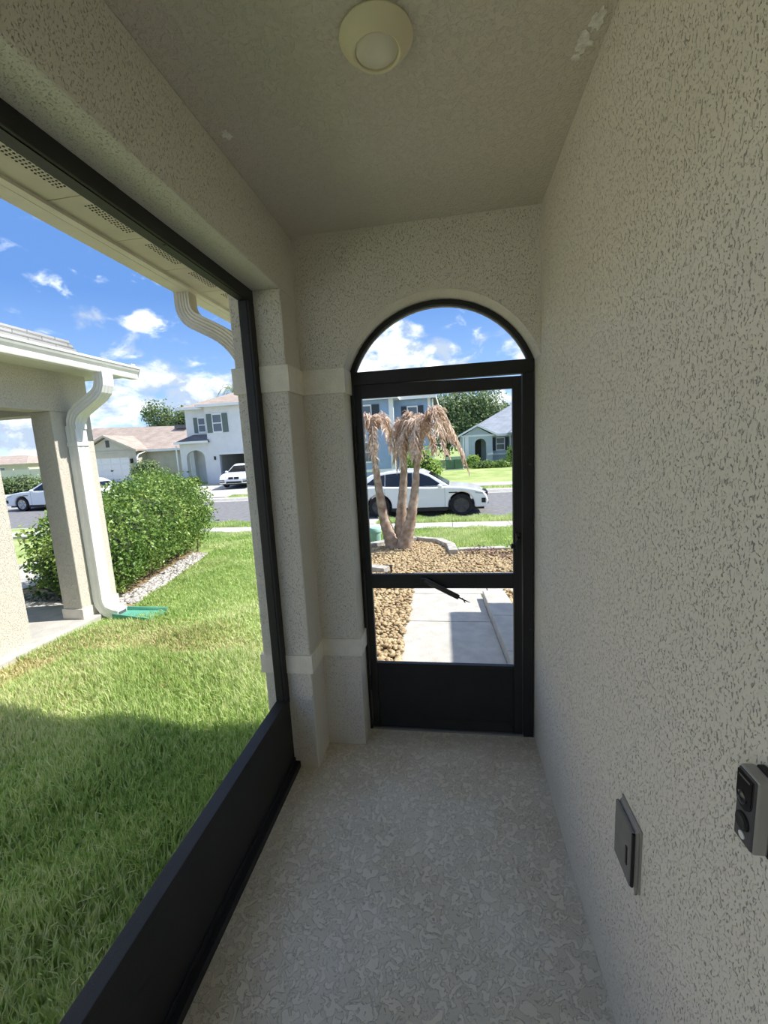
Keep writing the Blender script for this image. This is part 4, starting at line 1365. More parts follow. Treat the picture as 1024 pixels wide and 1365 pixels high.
# ================================================================= CARS
def make_car(label, loc, rz, paint, Lr=4.72, Hh=1.62, Wd=1.92, rim=M_RIM, suv=True, name='car', front='wide'):
    t = thing(name, label, 'car', loc, rz)
    k_ = Lr / 4.72
    hz = Hh / 1.62
    w = Wd / 2
    fa, ra, wr = 1.44 * k_, -1.44 * k_, (.375 if suv else .335)
    def sx(p): return [(x * k_, z * hz) for x, z in p]
    top = sx([(-2.30, .42), (-2.36, .62), (-2.33, .90), (-2.20, 1.06), (-1.7, 1.10), (-.6, 1.06), (.4, 1.02), (1.0, 1.03), (1.45, 1.00), (1.9, .93), (2.15, .84), (2.30, .70), (2.36, .52), (2.30, .30)])
    sill = .27 * hz
    ar = wr + .065
    def arch(cx):
        return [(cx + ar * cos(a), wr + ar * sin(a)) for a in np.linspace(-.22, pi + .22, 15) if wr + ar * sin(a) >= sill - 1e-6]
    bot = [(p[0], max(p[1], sill)) for p in arch(fa)] + [(p[0], max(p[1], sill)) for p in arch(ra)]
    mb = MB()
    mb.prism(top + bot, -w, w, 'y')
    mb.build('body', paint, t, local=True, bevel=.07, seg=4, smooth=True, angle=50)
    def wz_(z): return w * .955 - (z - 1.0 * hz) * .40
    gh = sx([(-2.22, 1.05), (-2.02, 1.34), (-1.75, 1.50), (-1.1, 1.60), (-.45, 1.62), (.05, 1.58), (.42, 1.42), (1.08, 1.02)])
    mb = MB()
    n_ = len(gh)
    vs = [(x, wz_(z), z) for x, z in gh] + [(x, -wz_(z), z) for x, z in gh]
    fs = [tuple(range(n_))[::-1], tuple(range(n_, 2 * n_))] + [(i, i + 1, n_ + i + 1, n_ + i) for i in range(n_ - 1)] + [(n_ - 1, 0, n_, 2 * n_ - 1)]
    mb.add(vs, fs)
    mb.build('cabin', paint, t, local=True, bevel=.05, seg=3, smooth=True, angle=50)
    def pane(pts_, s, nm='side_window'):
        q = [(x * k_, s * (wz_(z * hz) + .004), z * hz) for x, z in pts_]
        q2 = [(x, y + s * .010, z) for x, y, z in q]
        m_ = MB()
        c = len(q)
        m_.add(q + q2, [tuple(range(c)), tuple(range(c, 2 * c))] + [(i, (i + 1) % c, c + (i + 1) % c, c + i) for i in range(c)])
        return m_.build(nm, M_GLASS, t, local=True)
    for s in (-1, 1):
        pane([(-.22, 1.06), (.78, 1.06), (.70, 1.14), (.36, 1.37), (.06, 1.49), (-.22, 1.52)], s)
        pane([(-1.20, 1.09), (-.25, 1.06), (-.25, 1.525), (-.75, 1.53), (-1.20, 1.50)], s)
        pane([(-1.92, 1.17), (-1.23, 1.10), (-1.23, 1.495), (-1.55, 1.43)], s)
    def cross(p0, p1, i0, i1, in0, in1, nm):
        """glass across the car between two points of the cabin outline"""
        a = Vector((p0[0] * k_, 0, p0[1] * hz))
        b = Vector((p1[0] * k_, 0, p1[1] * hz))
        A_, B_ = a.lerp(b, i0), a.lerp(b, i1)
        nrm_ = Vector((b.z - a.z, 0, -(b.x - a.x))).normalized()
        if nrm_.z < 0: nrm_ = -nrm_
        m_ = MB()
        lo_, hi_ = [], []
        for P_, inn in ((A_, in0), (B_, in1)):
            for s in (-1, 1):
                q = Vector((P_.x, s * (wz_(P_.z) - inn), P_.z)) + nrm_ * .006
                lo_.append(q)
                hi_.append(q + nrm_ * .01)
        m_.hexa([lo_[0], lo_[1], lo_[3], lo_[2], hi_[0], hi_[1], hi_[3], hi_[2]])
        return m_.build(nm, M_GLASS, t, local=True)
    cross((.42, 1.42), (1.08, 1.02), -.12, .93, .10, .08, 'windshield')
    cross((-2.22, 1.05), (-2.02, 1.34), .12, .98, .14, .12, 'rear_window')
    sl = MB()
    sl.box(ra + ar + .02, fa - ar - .02, -w - .004, w + .004, sill - .07, sill + .05)
    sl.box(-2.25 * k_, 2.22 * k_, -w * .8, w * .8, .20, sill + .08)
    sl.build('underbody', M_BLACK, t, local=True)
    for s in (-1, 1):
        mr_ = MB()
        mr_.ball((.72 * k_, s * (w + .09), 1.06 * hz), (.09, .11, .075), 12, 8)
        mr_.build('mirror', paint, t, local=True, smooth=True)
        for hx in (-.05, -1.05):
            MB().box((hx - .22) * k_, hx * k_, s * (w + .002) - .014, s * (w + .002) + .014, .90 * hz, .925 * hz).build('door_handle', paint, t, local=True, bevel=.006)
        for dx0 in (.88, -.25, -1.22):
            sm = MB()
            sm.box(dx0 * k_ - .004, dx0 * k_ + .004, s * w - .003, s * w + .003, sill + .04, 1.0 * hz)
            sm.build('door_seam', M_DARKIN, t, local=True)
        vv = MB().box(1.02 * k_, 1.30 * k_, s * (w) - .006, s * (w) + .006, .80 * hz, .835 * hz)
        if suv: vv.build('side_vent', M_BLACK, t, local=True)
        # headlamp and corner intake wrap the front corner
        hl = MB()
        hl.hexa([(1.90 * k_, s * (w * .99), .76 * hz), (2.31 * k_, s * (w * .55), .74 * hz), (2.20 * k_, s * (w * .5), .74 * hz), (1.88 * k_, s * (w * .9), .76 * hz),
                 (1.86 * k_, s * (w * 1.004), .85 * hz), (2.22 * k_, s * (w * .60), .81 * hz), (2.12 * k_, s * (w * .5), .81 * hz), (1.86 * k_, s * (w * .9), .85 * hz)])
        hl.hexa([(1.92 * k_, s * (w * 1.006), .77 * hz), (2.20 * k_, s * (w * 1.002), .73 * hz), (2.20 * k_, s * (w * .9), .73 * hz), (1.92 * k_, s * (w * .9), .77 * hz),
                 (1.90 * k_, s * (w * 1.006), .83 * hz), (2.16 * k_, s * (w * 1.002), .80 * hz), (2.16 * k_, s * (w * .9), .80 * hz), (1.90 * k_, s * (w * .9), .83 * hz)])
        hl.build('headlamp', M_LAMP, t, local=True)
        ii = MB()
        ii.box(2.18 * k_, 2.352 * k_, min(s * w * .62, s * w * .96), max(s * w * .62, s * w * .96), .40 * hz, .58 * hz)
        ii.box(2.12 * k_, 2.26 * k_, min(s * w * .9, s * w * 1.005), max(s * w * .9, s * w * 1.005), .44 * hz, .60 * hz)
        ii.build('corner_intake', M_BLACK, t, local=True)
        MB().box(-2.345 * k_, -2.0 * k_, min(s * w * .55, s * w * 1.004), max(s * w * .55, s * w * 1.004), .86 * hz, .95 * hz).build('tail_lamp', M_RED, t, local=True)
    if front == 'wide':
        MB().box(2.2 * k_, 2.372 * k_, -w * .48, w * .48, .52 * hz, .76 * hz).build('grille', M_BLACK, t, local=True)
    else:
        for s in (-1, 1):
            MB().box(2.1 * k_, 2.345 * k_, min(s * .03, s * .33), max(s * .03, s * .33), .60 * hz, .76 * hz).build('grille', M_BLACK, t, local=True, bevel=.02)
    MB().box(2.2 * k_, 2.366 * k_, -w * .52, w * .52, .33 * hz, .46 * hz).build('lower_intake', M_BLACK, t, local=True)
    for cx in (fa, ra):
        for s in (-1, 1):
            yo = s * (w - .015)
            yi = s * (w - .24)
            m_ = MB()
            r = wr
            m_.lathe([(r * .62, yi), (r * .94, yi), (r, yi + s * .04), (r, yo - s * .04), (r * .95, yo), (r * .70, yo), (r * .68, yo - s * .03), (r * .62, yo - s * .06)], 28, (cx, 0, wr), 'y')
            wh = m_.build('wheel', M_RUB, t, local=True, smooth=True)
            m_ = MB()
            m_.lathe([(0, yo - s * .02), (.05, yo - s * .02), (.06, yo - s * .05), (.06, yo - s * .1)], 14, (cx, 0, wr), 'y')
            m_.lathe([(r * .60, yo - s * .035), (r * .69, yo - s * .01), (r * .69, yo - s * .08), (r * .60, yo - s * .08)], 28, (cx, 0, wr), 'y')
            for i in range(5):
                for da in (-.14, .14):
                    a = 2 * pi * i / 5 + da + .3
                    a2 = 2 * pi * i / 5 + da * .5 + .3
                    p, q = Vector((cx + .05 * cos(a2), yo - s * .03, wr + .05 * sin(a2))), Vector((cx + r * .64 * cos(a), yo - s * .03, wr + r * .64 * sin(a)))
                    m_.tube([p, q], .02, 6)
            m_.build('rim', rim, wh, local=True)
            m_ = MB()
            m_.lathe([(0, yo - s * .12), (r * .64, yo - s * .12)], 24, (cx, 0, wr), 'y')
            m_.build('brake_disc', M_BLACK, wh, local=True)
    return t
make_car('white crossover car parked on the street behind the dead palm', (-1.10, 15.55, -.78), 0.0, M_CARW, 4.62, 1.60, 1.95)
make_car('silver white car with silver wheels across the street, half behind the neighbour column', (-21.2, 20.6, -.78), pi, M_CARS, 5.5, 1.66, 1.95, rim=M_RIMS)
make_car('white sedan nose-out on the driveway of the white two-storey house', (-13.75, 27.3, float(gz(27.3)) + .03), radians(-82), M_CARW, 4.7, 1.46, 1.85, rim=M_RIMS, suv=False, front='split')
make_car('dark car parked inside the open garage of the white house', (-13.6, 32.2, -.32), radians(-88), M_CARD, 4.6, 1.68, 1.85, suv=True)

# ================================================================= HOUSES ACROSS THE STREET
def window(parent, x0, x1, z0, z1, y, shutters=None, sw_=.42, gap=.06, sill_=True):
    fr = MB()
    fr.box(x0 - gap, x1 + gap, y - .05, y + .02, z1, z1 + gap * 1.6)
    fr.box(x0 - gap, x1 + gap, y - .05, y + .02, z0 - gap * 1.6, z0)
    fr.box(x0 - gap, x0, y - .05, y + .02, z0, z1)
    fr.box(x1, x1 + gap, y - .05, y + .02, z0, z1)
    zm = (z0 + z1) / 2
    fr.box(x0, x1, y - .045, y + .02, zm - .035, zm + .035)
    f = fr.build('window', M_TRIMW, parent)
    for a, b in ((z0, zm - .035), (zm + .035, z1)):
        MB().box(x0, x1, y - .02, y + .01, a, b).build('pane', M_WIN, f)
    if shutters is not None:
        for a, b in ((x0 - gap - sw_, x0 - gap - .02), (x1 + gap + .02, x1 + gap + sw_)):
            s = MB().box(a, b, y - .05, y - .0, z0 - .08, z1 + .08).build('shutter', shutters, parent)
    return f
def hip_roof(x0, x1, y0, y1, z, pitch, ov=.35, t=.12, gable=None):
    x0 -= ov; x1 += ov; y0 -= ov; y1 += ov
    mb = MB()
    w_, d_ = x1 - x0, y1 - y0
    if w_ >= d_:
        hh = d_ / 2 * pitch
        r0, r1 = (x0 + d_ / 2, (y0 + y1) / 2, z + hh), (x1 - d_ / 2, (y0 + y1) / 2, z + hh)
        if gable == 'x': r0, r1 = (x0, r0[1], r0[2]), (x1, r1[1], r1[2])
        vs = [(x0, y0, z), (x1, y0, z), (x1, y1, z), (x0, y1, z), r0, r1]
        fs = [(0, 1, 5, 4), (1, 2, 5), (2, 3, 4, 5), (3, 0, 4), (0, 3, 2, 1)]
    else:
        hh = w_ / 2 * pitch
        r0, r1 = ((x0 + x1) / 2, y0 + w_ / 2, z + hh), ((x0 + x1) / 2, y1 - w_ / 2, z + hh)
        if gable == 'y': r0, r1 = (r0[0], y0, r0[2]), (r1[0], y1, r1[2])
        vs = [(x0, y0, z), (x1, y0, z), (x1, y1, z), (x0, y1, z), r0, r1]
        fs = [(0, 1, 4), (1, 2, 5, 4), (2, 3, 5), (3, 0, 4, 5), (0, 3, 2, 1)]
    return mb.add(vs, fs)
def fascia(x0, x1, y0, y1, z, ov=.35, h_=.16):
    mb = MB()
    x0 -= ov; x1 += ov; y0 -= ov; y1 += ov
    mb.box(x0 - .03, x1 + .03, y0 - .06, y0, z - h_, z + .03)
    mb.box(x0 - .03, x0, y0, y1, z - h_, z + .03)
    mb.box(x1, x1 + .03, y0, y1, z - h_, z + .03)
    return mb
def arch_wall(parent, x0, x1, y0, y1, z0, z1, ax0, ax1, asp, arise, mt, nm='entry_wall'):
    mb = MB()
    mb.box(x0, ax0, y0, y1, z0, z1)
    mb.box(ax1, x1, y0, y1, z0, z1)
    c, h_ = (ax0 + ax1) / 2, (ax1 - ax0) / 2
    P = [(c - h_ * cos(a), asp + arise * sin(a)) for a in np.linspace(0, pi, 17)]
    for i in range(16):
        (xa, za), (xb, zb) = P[i], P[i + 1]
        mb.hexa([(xa, y0, za), (xb, y0, zb), (xb, y1, zb), (xa, y1, za), (xa, y0, z1), (xb, y0, z1), (xb, y1, z1), (xa, y1, z1)])
    return mb.build(nm, mt, parent)

# --- white two-storey house (left view)
wh = thing('white_house', 'white two-storey house with grey green shutters and an open garage', 'house', (-16, 29, -.38))
YW = 28.9
gl = -.42
mb = MB()
mb.box(-17.2, -16.42, YW, YW + .25, gl, 1.78)
mb.box(-12.4, -11.6, YW, YW + .25, gl, 1.78)
mb.box(-17.2, -11.6, YW, YW + .25, 1.78, 5.15)
mb.box(-17.2, -16.95, YW + .25, YW + 8.8, gl, 5.15)
mb.box(-11.85, -11.6, YW + .25, YW + 9, gl, 5.15)
mb.box(-19.15, -11.85, YW + 8.8, YW + 8.95, gl, 5.1)
mb.box(-19.4, -19.15, YW + 1.2, YW + 9, gl, 5.15)
mb.box(-19.4, -17.2, YW + 1.0, YW + 1.2, 2.5, 5.15)
mb.box(-19.15, -17.2, YW + 1.6, YW + 1.8, gl, 2.5)
mb.build('wall', M_HWHITE, wh)
MB().box(-17, -11.7, YW + .3, YW + 8.8, 2.1, 2.3).build('garage_ceiling', M_HWHITE, wh)
MB().box(-17, -11.7, YW, YW + 8.8, gl - .1, gl + .04).build('garage_floor', M_CONC, wh)
arch_wall(wh, -19.45, -17.2, YW + .0, YW + .25, gl, 2.62, -19.0, -17.55, 1.55, .55, M_HWHITE)
MB().box(-18.0, -17.25, YW + 1.54, YW + 1.6, gl, 2.0).build('entry_door', M_SHUT, wh)
MB().hexa([(-19.6, YW - .3, 2.62), (-17.05, YW - .3, 2.62), (-17.05, YW + 1.0, 2.62), (-19.6, YW + 1.0, 2.62),
           (-19.6, YW - .3, 2.72), (-17.05, YW - .3, 2.72), (-17.3, YW + 1.0, 3.25), (-18.9, YW + 1.0, 3.25)]).build('entry_roof', M_ROOF_D, wh)
MB().box(-19.65, -17.0, YW - .36, YW - .3, 2.58, 2.74).build('entry_fascia', M_TRIMW, wh)
window(wh, -18.35, -17.85, 3.45, 4.40, YW + 1.0, M_SHUT, .33)
window(wh, -16.62, -15.98, 3.35, 4.50, YW, M_SHUT, .42)
hip_roof(-17.2, -11.6, YW, YW + 9, 5.2, .42, .4).build('roof', M_ROOF_T, wh)
hip_roof(-19.4, -13, YW + 1.0, YW + 9, 5.2, .42, .35).build('roof', M_ROOF_T, wh)
fascia(-17.2, -11.6, YW, YW + 9, 5.2, .4).build('fascia', M_TRIMW, wh)
fascia(-19.4, -17.5, YW + 1.0, YW + 9, 5.2, .35).build('fascia', M_TRIMW, wh)
MB().box(-16.42, -12.4, YW - .04, YW, 1.70, 1.85).build('garage_trim', M_TRIMW, wh)
MB().box(-16.80, -16.70, YW - .1, YW, 1.35, 1.60).build('wall_lantern', M_BLACK, wh)
MB().lathe([(.05, 0), (.05, 2.9)], 8, (-19.5, YW - .35, gl)).build('downspout', M_TRIMW, wh)

# --- tan single-storey house
th = thing('tan_house', 'tan single-storey house with a white garage door and brown shingle roof', 'house', (-28, 35, -.35))
YT = 34.6
mb = MB()
mb.box(-33.0, -32.2, YT, YT + .3, -.4, 2.45)
mb.box(-28.35, -27.6, YT, YT + .3, -.4, 2.45)
mb.box(-32.2, -28.35, YT, YT + .3, 1.95, 2.45)
mb.box(-36.0, -33.0, YT + 1.4, YT + 1.7, -.4, 2.45)
mb.box(-33.0, -32.8, YT + .3, YT + 1.4, -.4, 2.45)
mb.box(-36.0, -35.8, YT + 1.7, YT + 10, -.4, 2.45)
mb.box(-27.9, -27.6, YT + .3, YT + 2, -.4, 2.45)
mb.box(-27.6, -22.0, YT + 1.4, YT + 1.7, -.4, 2.45)
mb.box(-22.3, -22.0, YT + 1.4, YT + 10, -.4, 2.45)
mb.prism([(-33.0, 2.45), (-27.6, 2.45), (-30.3, 3.72)], YT, YT + .3, 'y')
mb.build('wall', M_HTAN, th)
gd = MB().box(-32.2, -28.35, YT + .12, YT + .16, -.4, 1.95).build('garage_door', M_TRIMW, th)
for r_ in range(4):
    for c_ in range(4):
        x0 = -32.15 + c_ * .955
        z0 = -.34 + r_ * .575
        MB().box(x0 + .05, x0 + .90, YT + .09, YT + .12, z0 + .05, z0 + .52).build('door_panel', M_TRIMW, gd, bevel=.02, seg=1)
MB().box(-30.4, -30.15, YT + .07, YT + .10, .70, .80).build('door_pull', M_BLACK, gd)
MB().box(-30.45, -30.10, YT - .03, YT, 2.85, 3.45).build('gable_vent', M_DARKIN, th)
mb = MB()
for s in (-1, 1):
    ex, ez = -30.3 + s * 3.1, 2.42
    mb.hexa([(-30.3, YT - .35, 3.80), (ex, YT - .35, ez), (ex, YT + 4, ez), (-30.3, YT + 4, 3.80), (-30.3, YT - .35, 3.94), (ex, YT - .35, ez + .14), (ex, YT + 4, ez + .14), (-30.3, YT + 4, 3.94)])
mb.build('gable_roof', M_ROOF_T, th)
mb = MB()
for s in (-1, 1):
    ex, ez = -30.3 + s * 3.12, 2.36
    mb.hexa([(-30.3, YT - .42, 3.74), (ex, YT - .42, ez), (ex, YT - .35, ez), (-30.3, YT - .35, 3.74), (-30.3, YT - .42, 3.93), (ex, YT - .42, ez + .18), (ex, YT - .35, ez + .18), (-30.3, YT - .35, 3.93)])
mb.box(-33.1, -27.5, YT - .06, YT, 2.36, 2.50)
mb.build('gable_trim', M_HTAN, th)
MB().add([(-36.4, YT + .9, 2.45), (-21.6, YT + .9, 2.45), (-21.6, YT + 10.5, 2.45), (-36.4, YT + 10.5, 2.45), (-35.6, YT + 4.6, 5.0), (-21.6, YT + 4.6, 4.55)],
         [(0, 1, 5, 4), (1, 2, 5), (2, 3, 4, 5), (3, 0, 4), (0, 3, 2, 1)]).build('roof', M_ROOF_T, th)
MB().box(-27.5, -21.6, YT + .84, YT + .9, 2.30, 2.50).build('fascia', M_TRIMW, th)
MB().box(-26.2, -25.0, YT + 3.9, YT + 4.4, 4.40, 4.72).build('roof_vent', M_ROOF_D, th)
mb = MB()
mb.tube([(-27.3, YT + .8, 2.35), (-27.45, YT + .1, 2.1), (-27.5, YT - .05, 1.8), (-27.5, YT - .05, -.35)], .07, 8)
mb.build('downspout', M_TRIMW, th)
MB().tube([(-23.3, YT + 1.3, 2.35), (-23.2, YT + 1.3, 1.9), (-23.2, YT + 1.3, -.35)], .07, 8).build('downspout', M_TRIMW, th)
MB().box(-28.15, -27.95, YT - .14, YT, 1.35, 1.75).build('wall_lantern', M_BLACK, th)

# --- blue two-storey house (door view)
bh = thing('blue_house', 'blue two-storey house with white corner trim behind the dead palm', 'house', (-4, 28.5, -.38))
YBH = 28.0
mb = MB()
mb.box(-9.0, -3.62, YBH, YBH + 8, -.45, 4.75)
mb.box(-3.62, -1.28, YBH + 1.2, YBH + 8, -.45, 4.75)
mb.build('wall', M_HBLUE, bh)
mb = MB()
mb.box(-3.86, -3.58, YBH - .04, YBH + .2, .1, 4.75)
mb.box(-1.42, -1.24, YBH + 1.16, YBH + 1.4, .1, 4.75)
mb.build('corner_board', M_TRIMW, bh)
mb = MB()
mb.box(-9, -3.58, YBH - .05, YBH, .05, .22)
mb.box(-3.58, -1.24, YBH + 1.15, YBH + 1.2, .05, .22)
mb.build('band_course', M_TRIMW, bh)
window(bh, -5.95, -5.05, 3.05, 4.3, YBH, M_SHUTD, .5)
window(bh, -2.75, -2.15, 3.1, 4.15, YBH + 1.2, M_SHUTD, .38)
window(bh, -5.75, -4.95, .75, 1.95, YBH, None)
MB().box(-3.2, -2.4, YBH + 1.14, YBH + 1.2, -.3, 1.75).build('entry_door', M_TRIMW, bh)
hip_roof(-9, -3.62, YBH, YBH + 8, 4.8, .42, .4).build('roof', M_ROOF_T, bh)
hip_roof(-9, -1.28, YBH + 1.2, YBH + 8, 4.8, .40, .4).build('roof', M_ROOF_T, bh)
fascia(-9, -3.62, YBH, YBH + 8, 4.8, .4).build('fascia', M_TRIMW, bh)
fascia(-4, -1.28, YBH + 1.2, YBH + 8, 4.8, .4).build('fascia', M_TRIMW, bh)
MB().lathe([(.05, 0), (.05, 5.0)], 8, (-1.1, YBH + 1.1, -.4)).build('downspout', M_TRIMW, bh)

# --- grey single-storey house (door view, right)
gh_ = thing('grey_house', 'pale grey house with an arched entry and grey hip roof across the street', 'house', (3, 36, -.35))
YG_ = 36.0
arch_wall(gh_, .95, 3.35, YG_, YG_ + .3, -.4, 2.15, 1.95, 2.85, 1.45, .45, M_HGREY)
mb = MB()
mb.box(.95, 1.2, YG_ + .3, YG_ + 9, -.4, 2.15)
mb.box(3.1, 3.35, YG_ + .3, YG_ + 1.2, -.4, 2.15)
mb.box(3.35, 12, YG_ + .8, YG_ + 1.1, -.4, 2.15)
mb.box(1.2, 3.35, YG_ + 1.6, YG_ + 1.8, -.4, 2.15)
mb.prism([(.95, 2.15), (3.35, 2.15), (2.15, 2.85)], YG_, YG_ + .3, 'y')
mb.build('wall', M_HGREY, gh_)
MB().box(1.85, 2.55, YG_ + 1.54, YG_ + 1.6, -.35, 1.8).build('entry_door', M_DOORD, gh_)
mb = MB()
mb.box(1.15, 1.45, YG_ - .05, YG_, -.4, 2.1)
mb.box(2.95, 3.40, YG_ - .05, YG_, .55, .70)
mb.box(3.40, 12, YG_ + .74, YG_ + .8, .5, .64)
mb.box(.85, 3.45, YG_ - .06, YG_, 2.08, 2.22)
mb.build('band_course', M_TRIMW, gh_)
window(gh_, 3.75, 4.35, .95, 1.85, YG_ + .8, M_SHUTD, .3)
mb = MB()
for s in (-1, 1):
    ex, ez = 2.15 + s * 1.55, 2.10
    mb.hexa([(2.15, YG_ - .3, 2.95), (ex, YG_ - .3, ez), (ex, YG_ + 3, ez), (2.15, YG_ + 3, 2.95), (2.15, YG_ - .3, 3.05), (ex, YG_ - .3, ez + .10), (ex, YG_ + 3, ez + .10), (2.15, YG_ + 3, 3.05)])
mb.build('gable_roof', M_ROOF_G, gh_)
mb = MB()
for s in (-1, 1):
    ex, ez = 2.15 + s * 1.58, 2.06
    mb.hexa([(2.15, YG_ - .36, 2.88), (ex, YG_ - .36, ez), (ex, YG_ - .3, ez), (2.15, YG_ - .3, 2.88), (2.15, YG_ - .36, 3.04), (ex, YG_ - .36, ez + .15), (ex, YG_ - .3, ez + .15), (2.15, YG_ - .3, 3.04)])
mb.build('gable_trim', M_TRIMW, gh_)
MB().add([(.55, YG_ + .4, 2.18), (12.5, YG_ + .4, 2.18), (12.5, YG_ + 12, 2.18), (.55, YG_ + 12, 2.18), (6.3, YG_ + 6.2, 5.2), (7.0, YG_ + 6.2, 5.2)],
         [(0, 1, 5, 4), (1, 2, 5), (2, 3, 4, 5), (3, 0, 4), (0, 3, 2, 1)]).build('roof', M_ROOF_G, gh_)
MB().box(3.4, 12.5, YG_ + .34, YG_ + .4, 2.04, 2.22).build('fascia', M_TRIMW, gh_)
MB().tube([(4.75, YG_ + .38, 2.1), (4.85, YG_ + .7, 1.85), (4.9, YG_ + .72, -.3)], .07, 8).build('downspout', M_TRIMW, gh_)
MB().tube([(1.05, YG_ - .08, 2.1), (1.05, YG_ - .08, -.3)], .06, 8).build('downspout', M_TRIMW, gh_)
MB().box(4.95, 12, YG_ - 1.2, YG_ + .9, -.4, 2.15).build('wing_wall', M_HGREY, gh_)
MB().hexa([(4.5, YG_ - 1.6, 2.15), (12.4, YG_ - 1.6, 2.15), (12.4, YG_ + 3, 2.15), (4.5, YG_ + 3, 2.15), (4.5, YG_ - 1.6, 2.25), (12.4, YG_ - 1.6, 2.25), (10, YG_ + 3, 3.9), (6.9, YG_ + 3, 3.9)]).build('wing_roof', M_ROOF_G, gh_)

# --- far row of houses and fence, extreme left
for i, (x0, x1, y0, lab) in enumerate(((-82, -67.5, 60, 'distant low house with a grey brown roof behind the pale fence'), (-66.5, -55, 66, 'second distant low house showing past the neighbour column'))):
    fh = thing('distant_house', lab, 'house', (x0, y0, -.35))
    MB().box(x0, x1, y0, y0 + 8, -.4, 1.9).build('wall', M_HTAN, fh)
    hip_roof(x0, x1, y0, y0 + 8, 1.95, .32, .5).build('roof', M_ROOF_T, fh)
    for wx in (2.5, 5.5, 9.0):
        f = MB().box(x0 + wx, x0 + wx + 1.2, y0 - .06, y0, .4, 1.5).build('window', M_TRIMW, fh)
        MB().box(x0 + wx + .1, x0 + wx + 1.1, y0 - .09, y0 - .06, .5, 1.4).build('pane', M_WIN, f)
fn = thing('vinyl_fence', 'pale vinyl fence behind the bushes at the far left', 'fence', (-52, 46, -.35))
M_FENCE = mat('beige_vinyl', (0.62, 0.60, 0.55), .6)
for i in range(11):
    x0 = -66 + i * 2.4
    MB().box(x0 + .08, x0 + 2.32, 46.0, 46.05, -.3, 1.15).build('fence_panel', M_FENCE, fn)
    MB().box(x0 - .07, x0 + .07, 45.97, 46.10, -.35, 1.3).build('post', M_FENCE, fn)

# ================================================================= TREES AND SHRUBS ACROSS THE STREET
def tree(name, label, x, y, z0, trunk_h, blobs, n, size, mt, seed, group=None, cat='tree', k=1.0):
    blobs = [tuple(v * k for v in b) for b in blobs]
    t = thing(name, label, cat, (x, y, z0), group=group)
    B = [(x + b[0], y + b[1], z0 + b[2], b[3], b[4], b[5]) for b in blobs]
    leaves_on_blobs('crown', B, n, size, mt, t, seed, 1.5, .22, None, .6)
    mb = MB()
    mb.tube([(x, y, z0 - .2), (x + .1, y, z0 + trunk_h * .5), (x, y, z0 + trunk_h)], [.28, .22, .14], 8)
    for b in B:
        mb.tube([(x, y, z0 + trunk_h * .6), ((x + b[0]) / 2, (y + b[1]) / 2, (z0 + trunk_h * .6 + b[2]) / 2 + .3), (b[0], b[1], b[2])], [.12, .08, .03], 6)
    mb.build('trunk', M_BARK, t, smooth=True)
    return t
tree('broadleaf_tree', 'tall dense green tree rising just right of the blue house', -.4, 50.5, -.35, 4.0,
     [(-1.0, 0, 4.3, 1.7, 1.8, 1.9), (.6, .3, 5.2, 1.7, 1.8, 2.0), (-.2, -.5, 2.6, 1.6, 1.6, 1.7), (1.0, .2, 3.2, 1.3, 1.5, 1.6)], 7500, .29, M_TREE, 21, k=1.15)
tree('broadleaf_tree', 'wide dense green tree behind the grey house roof', 3.35, 51.5, -.35, 4.0,
     [(-1.2, 0, 5.0, 1.7, 1.8, 2.2), (.6, .2, 5.3, 1.6, 1.8, 1.9), (1.9, 0, 3.9, 1.4, 1.6, 1.5), (-.3, -.5, 3.2, 1.9, 1.6, 1.8)], 8000, .30, M_TREE, 22, k=1.13)
tree('pine_tree', 'narrow dark pine tip beyond the grey roof at the right edge of the door', 6.55, 54, -.35, 5.2,
     [(0, 0, 5.3, .35, .35, .9), (0, 0, 4.4, .7, .7, .9), (0, 0, 3.4, .95, .9, .9)], 2500, .25, M_PINE, 23)
tree('broadleaf_tree', 'loose airy tree standing behind the tan house roof', -34.2, 48.3, -.35, 5.5,
     [(-1.4, 0, 7.0, 1.0, 1.0, 1.3), (.2, 0, 6.4, 1.1, 1.1, 1.6), (-1.0, .3, 5.2, 1.2, 1.2, 1.0), (1.2, 0, 5.0, 1.1, 1.1, 1.1)], 2600, .31, M_TREE, 24, k=1.05)
tree('broadleaf_tree', 'rounder dark tree between the tan house and the white house', -31.0, 48.3, -.35, 5.0,
     [(0, 0, 6.6, 1.5, 1.5, 1.0), (-.6, 0, 5.4, 1.5, 1.4, 1.3), (1.0, 0, 5.6, 1.4, 1.4, 1.2)], 3200, .29, M_TREE, 25, k=1.05)
# small palm above the white house
pt = thing('distant_palm', 'small green palm crown above the white house roof', 'palm tree', (-24.7, 48, -.35))
MB().tube([(-24.7, 48, -.5), (-24.6, 48, 4), (-24.7, 48, 8.7)], [.2, .16, .14], 8).build('trunk', M_BARK, pt)
for i in range(14):
    frond((-24.7, 48, 8.6), 2 * pi * i / 14 + .2, random.uniform(1.4, 1.9), random.uniform(.5, 1.1), random.uniform(-.2, .8), 14, 1.0, 300 + i).build('frond', M_TREE, pt)
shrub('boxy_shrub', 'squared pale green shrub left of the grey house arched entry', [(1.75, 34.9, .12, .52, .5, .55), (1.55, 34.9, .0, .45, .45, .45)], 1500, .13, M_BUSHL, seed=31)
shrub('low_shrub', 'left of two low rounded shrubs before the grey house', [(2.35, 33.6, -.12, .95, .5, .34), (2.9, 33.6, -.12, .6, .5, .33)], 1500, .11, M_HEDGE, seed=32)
shrub('low_shrub', 'right of two low rounded shrubs before the grey house', [(3.9, 33.7, -.12, .75, .5, .34)], 1200, .11, M_HEDGE, seed=33)
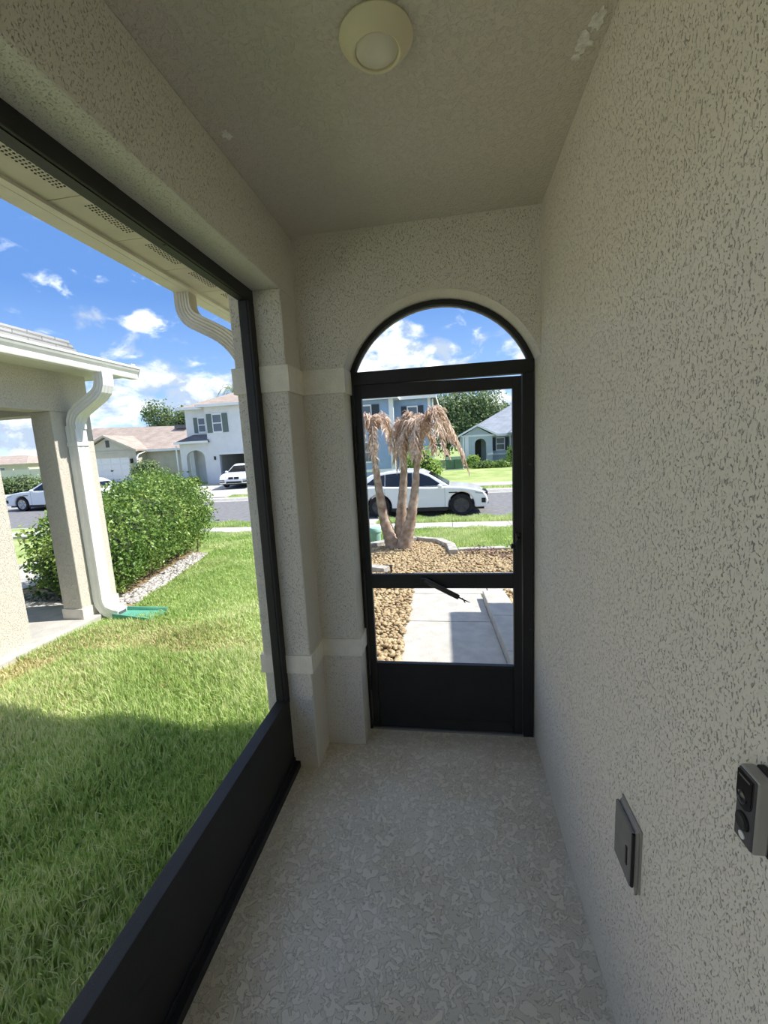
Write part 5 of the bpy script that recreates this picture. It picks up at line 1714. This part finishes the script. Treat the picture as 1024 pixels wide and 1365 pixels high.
shrub('upright_shrub', 'bright upright shrub under the grey house window at the door edge', [(4.75, 34.2, .45, .55, .5, .8), (4.55, 34.2, .0, .5, .45, .45)], 1600, .14, M_BUSHL, seed=34)
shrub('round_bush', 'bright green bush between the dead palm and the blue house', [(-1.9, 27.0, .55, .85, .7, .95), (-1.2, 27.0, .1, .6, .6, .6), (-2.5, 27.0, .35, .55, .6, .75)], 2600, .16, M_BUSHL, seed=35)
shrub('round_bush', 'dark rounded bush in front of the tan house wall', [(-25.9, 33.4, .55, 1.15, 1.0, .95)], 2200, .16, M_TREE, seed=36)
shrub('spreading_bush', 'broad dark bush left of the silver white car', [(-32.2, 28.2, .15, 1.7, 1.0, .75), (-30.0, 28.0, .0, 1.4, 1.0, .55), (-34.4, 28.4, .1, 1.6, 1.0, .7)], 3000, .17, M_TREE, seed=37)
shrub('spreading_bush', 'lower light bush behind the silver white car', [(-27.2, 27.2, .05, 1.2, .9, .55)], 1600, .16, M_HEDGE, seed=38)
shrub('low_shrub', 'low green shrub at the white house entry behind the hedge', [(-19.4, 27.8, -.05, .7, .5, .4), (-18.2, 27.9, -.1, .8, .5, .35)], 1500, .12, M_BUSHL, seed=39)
# pad-mounted transformer
tf = thing('transformer_box', 'green steel transformer box on the lawn left of the grey house', 'utility box', (.25, 33.5, -.35))
MB().box(-.45, .95, 33.0, 34.0, -.38, -.28).build('pad', M_CONC, tf)
MB().prism([(33.05, -.28), (33.95, -.28), (33.95, .62), (33.25, .62), (33.05, .42)], -.38, .88, 'x').build('cabinet', M_TRAFO, tf, bevel=.02)
MB().box(.23, .26, 33.035, 33.05, -.25, .42).build('door_seam', M_BLACK, tf)
# mailbox post beside the hedge end, at the far verge
mbx = thing('mailbox', 'small mailbox on a post by the verge at the hedge end', 'mailbox', (-8.6, 12.9, -.62))
MB().box(-8.64, -8.56, 12.86, 12.94, -.7, .32).build('post', mat('grey_post', (0.3, .29, .27), .8), mbx)
MB().prism([(-8.70, .32), (-8.50, .32), (-8.50, .44), (-8.54, .50), (-8.66, .50), (-8.70, .44)], 12.68, 13.14, 'y').build('box', M_BLACK, mbx, bevel=.01)

# ---------------------------------------------------------------- tidy: drop helper tags
for o in bpy.data.objects:
    if 'org' in o:
        del o['org']
